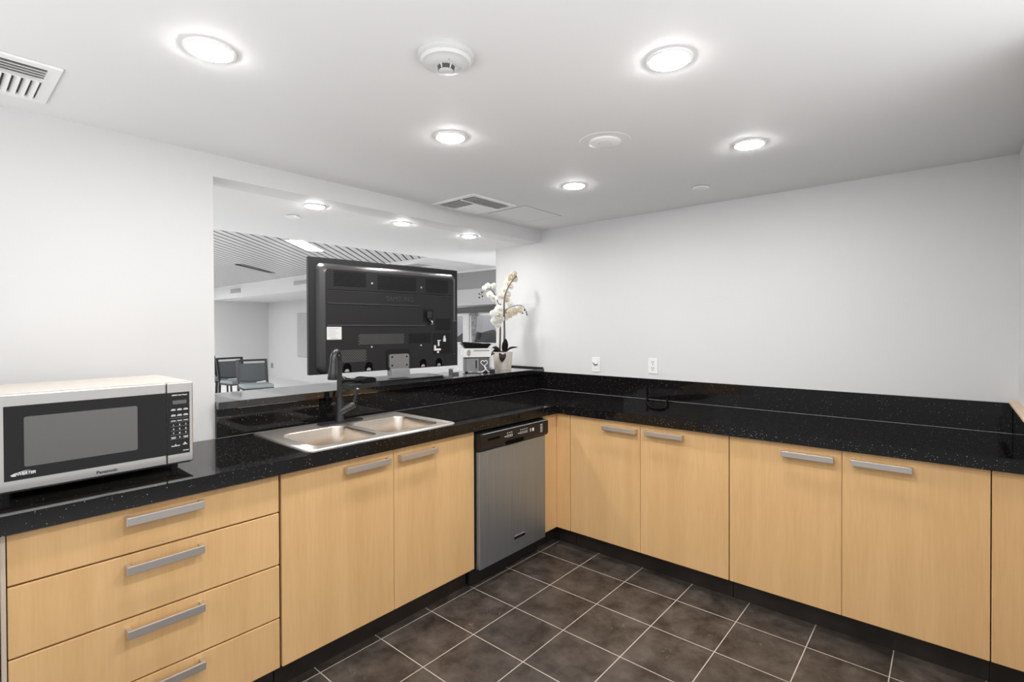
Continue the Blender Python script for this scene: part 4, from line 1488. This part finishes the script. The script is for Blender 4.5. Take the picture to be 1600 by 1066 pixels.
# ------------------------------------------------------------------ lobby fittings
s45 = R(45)
def light_panel(x, y, label):
    t = thing('ceiling_panel_light', label, 'ceiling light', (x, y, ZS), s45, 'light panels in the slatted lobby ceiling')
    bm = nb()
    box(bm, (-0.44, -0.115, -0.012), (0.44, 0.115, -0.001))
    obj('frame', bm, 'white', t, local=True)
    bm = nb()
    box(bm, (-0.425, -0.10, -0.014), (0.425, 0.10, -0.0115))
    obj('diffuser', bm, 'panel', t, local=True)
light_panel(0.54, 4.45, 'bright rectangular light panel in the slatted lobby ceiling left of the television')
light_panel(-1.60, 6.60, 'bright light panel in the slatted lobby ceiling hidden behind the white jamb')  # added with the next two, out of view, to brighten the lobby
light_panel(-1.20, 9.80, 'bright light panel in the slatted lobby ceiling near the far wall, behind the jamb')
light_panel(0.20, 12.6, 'bright light panel in the slatted lobby ceiling against the far wall')
t = thing('slot_diffuser', 'dark linear slot in the slatted lobby ceiling', 'slot diffuser', (1.24, 7.65, ZS), R(43))
bm = nb()
box(bm, (-0.66, -0.05, -0.010), (0.66, 0.05, -0.001))
obj('slot', bm, 'slatgap', t, local=True)
bm = nb()
box(bm, (-0.67, 0.05, -0.012), (0.67, 0.062, -0.001))
box(bm, (-0.67, -0.062, -0.012), (0.67, -0.05, -0.001))
obj('edge_trim', bm, 'grey', t, local=True)
for y0, y1, z0, z1, lb in ((11.50, 12.107, 2.370, 2.478, 'small grey grille on the lobby bulkhead, nearest the far corner'), (8.06, 8.67, 2.388, 2.469, 'small grey grille on the lobby bulkhead beside the television edge')):
    t = thing('bulkhead_grille', lb, 'air grille', (2.45, (y0 + y1) / 2, z0), group='grilles on the lobby bulkhead')
    bm = nb()
    box(bm, (2.435, y0, z0), (2.449, y1, z1))
    obj('backing', bm, 'grey', t)
    for k in range(5):
        z = z0 + (k + 0.5) * (z1 - z0) / 5
        bm = nb()
        box(bm, (2.428, y0, z - 0.005), (2.436, y1, z + 0.004))
        obj('slat', bm, 'blind', t)
t = thing('wall_grille', 'tall grey louvred grille on the lobby wall beside the television', 'air grille', (4.1, 11.3, 0.66))
bm = nb()
box(bm, (4.085, 10.6, 0.66), (4.099, 11.86, 1.885))
obj('backing', bm, 'grey', t)
bm = nb()
for y0, y1 in ((10.6, 11.20), (11.23, 11.86)):
    for k in range(34):
        z = 0.68 + k * 0.0353
        box(bm, (4.070, y0, z), (4.086, y1, z + 0.024))
so_ = obj('slats', bm, 'blind', t)
t = thing('lobby_outlet', 'tiny grey outlet low on the lobby wall behind the chairs', 'outlet', (4.1, 13.49, 0.34))
obj('plate', bbox((4.088, 13.40, 0.27), (4.1, 13.56, 0.42), 0.003), 'fascia', t)
obj('socket_slots', bbox((4.085, 13.44, 0.29), (4.089, 13.475, 0.40)), 'darkface', t)
t = thing('recessed_panel', 'white framed rectangular fitting in the flat lobby ceiling above the television', 'ceiling fitting', (2.84, 5.0, ZS))
bm = nb()
for a, b in (((2.60, 4.70), (3.10, 4.75)), ((2.60, 5.25), (3.10, 5.30)), ((2.60, 4.75), (2.65, 5.25)), ((3.05, 4.75), (3.10, 5.25))):
    box(bm, (a[0], a[1], ZS - 0.02), (b[0], b[1], ZS))
obj('frame', bm, 'white', t)
obj('inset', bbox((2.65, 4.75, ZS - 0.006), (3.05, 5.25, ZS - 0.001)), 'fascia', t)

# chairs
def chair(x, y, rz, label):
    t = thing('conference_chair', label, 'chair', (x, y, 0), rz, 'black framed chairs in the lobby')
    def co(name, bm, m, smooth=False):
        return obj(name, bm, m, t, local=True, smooth=smooth)
    W = 0.235
    # chair faces -y; back leans toward +y
    for s in (-1, 1):
        bm = nb()
        bar(bm, (s * W, 0.20, 0.0), (s * W, 0.17, 0.44), 0.036, 0.036, side=(1, 0, 0))
        co('rear_leg', bm, 'frame')
        bm = nb()
        bar(bm, (s * W, 0.17, 0.44), (s * W, 0.275, 0.905), 0.036, 0.036, side=(1, 0, 0))
        co('back_post', bm, 'frame')
        bm = nb()
        bar(bm, (s * W, -0.25, 0.0), (s * W, -0.22, 0.43), 0.026, 0.026, side=(1, 0, 0))
        co('front_leg', bm, 'frame')
    bm = nb()
    bar(bm, (-W - 0.014, 0.272, 0.892), (W + 0.014, 0.272, 0.892), 0.034, 0.032, side=(0, 0, 1))
    co('top_rail', bm, 'frame')
    bm = nb()
    tube(bm, catmull([(-W, 0.195, 0.545), (-W * 0.5, 0.19, 0.528), (0, 0.188, 0.520), (W * 0.5, 0.19, 0.528), (W, 0.195, 0.545)], 4), 0.013, 8)
    co('lower_rail', bm, 'frame')
    bm = nb()
    NP = 12
    ra = [bm.verts.new((-W + 0.018 + (2 * W - 0.036) * i / NP, 0.253, 0.838)) for i in range(NP + 1)]
    rb_ = [bm.verts.new((-W + 0.018 + (2 * W - 0.036) * i / NP, 0.190, 0.552 - 0.020 * math.sin(math.pi * i / NP))) for i in range(NP + 1)]
    for i in range(NP):
        bm.faces.new((ra[i], ra[i + 1], rb_[i + 1], rb_[i]))
    bmesh.ops.solidify(bm, geom=bm.faces[:], thickness=0.028)
    co('back_pad', bm, 'fabric')
    bm = nb()
    box(bm, (-W - 0.005, -0.26, 0.435), (W + 0.005, 0.165, 0.495), 0.018, 3)
    co('seat', bm, 'seatfab')
    bm = nb()
    bar(bm, (-W, -0.22, 0.425), (-W, 0.17, 0.425), 0.022, 0.022)
    bar(bm, (W, -0.22, 0.425), (W, 0.17, 0.425), 0.022, 0.022)
    bar(bm, (-W, -0.22, 0.425), (W, -0.22, 0.425), 0.022, 0.022)
    co('seat_frame', bm, 'frame')
    return t
chair(1.10, 8.20, R(8), 'black framed chair with grey back, centre one of the lobby chairs')
chair(1.03, 7.22, R(-10), 'black framed chair with grey back, rightmost of the lobby chairs')
chair(0.90, 9.05, R(8), 'black framed chair mostly hidden by the white jamb, leftmost in the lobby')
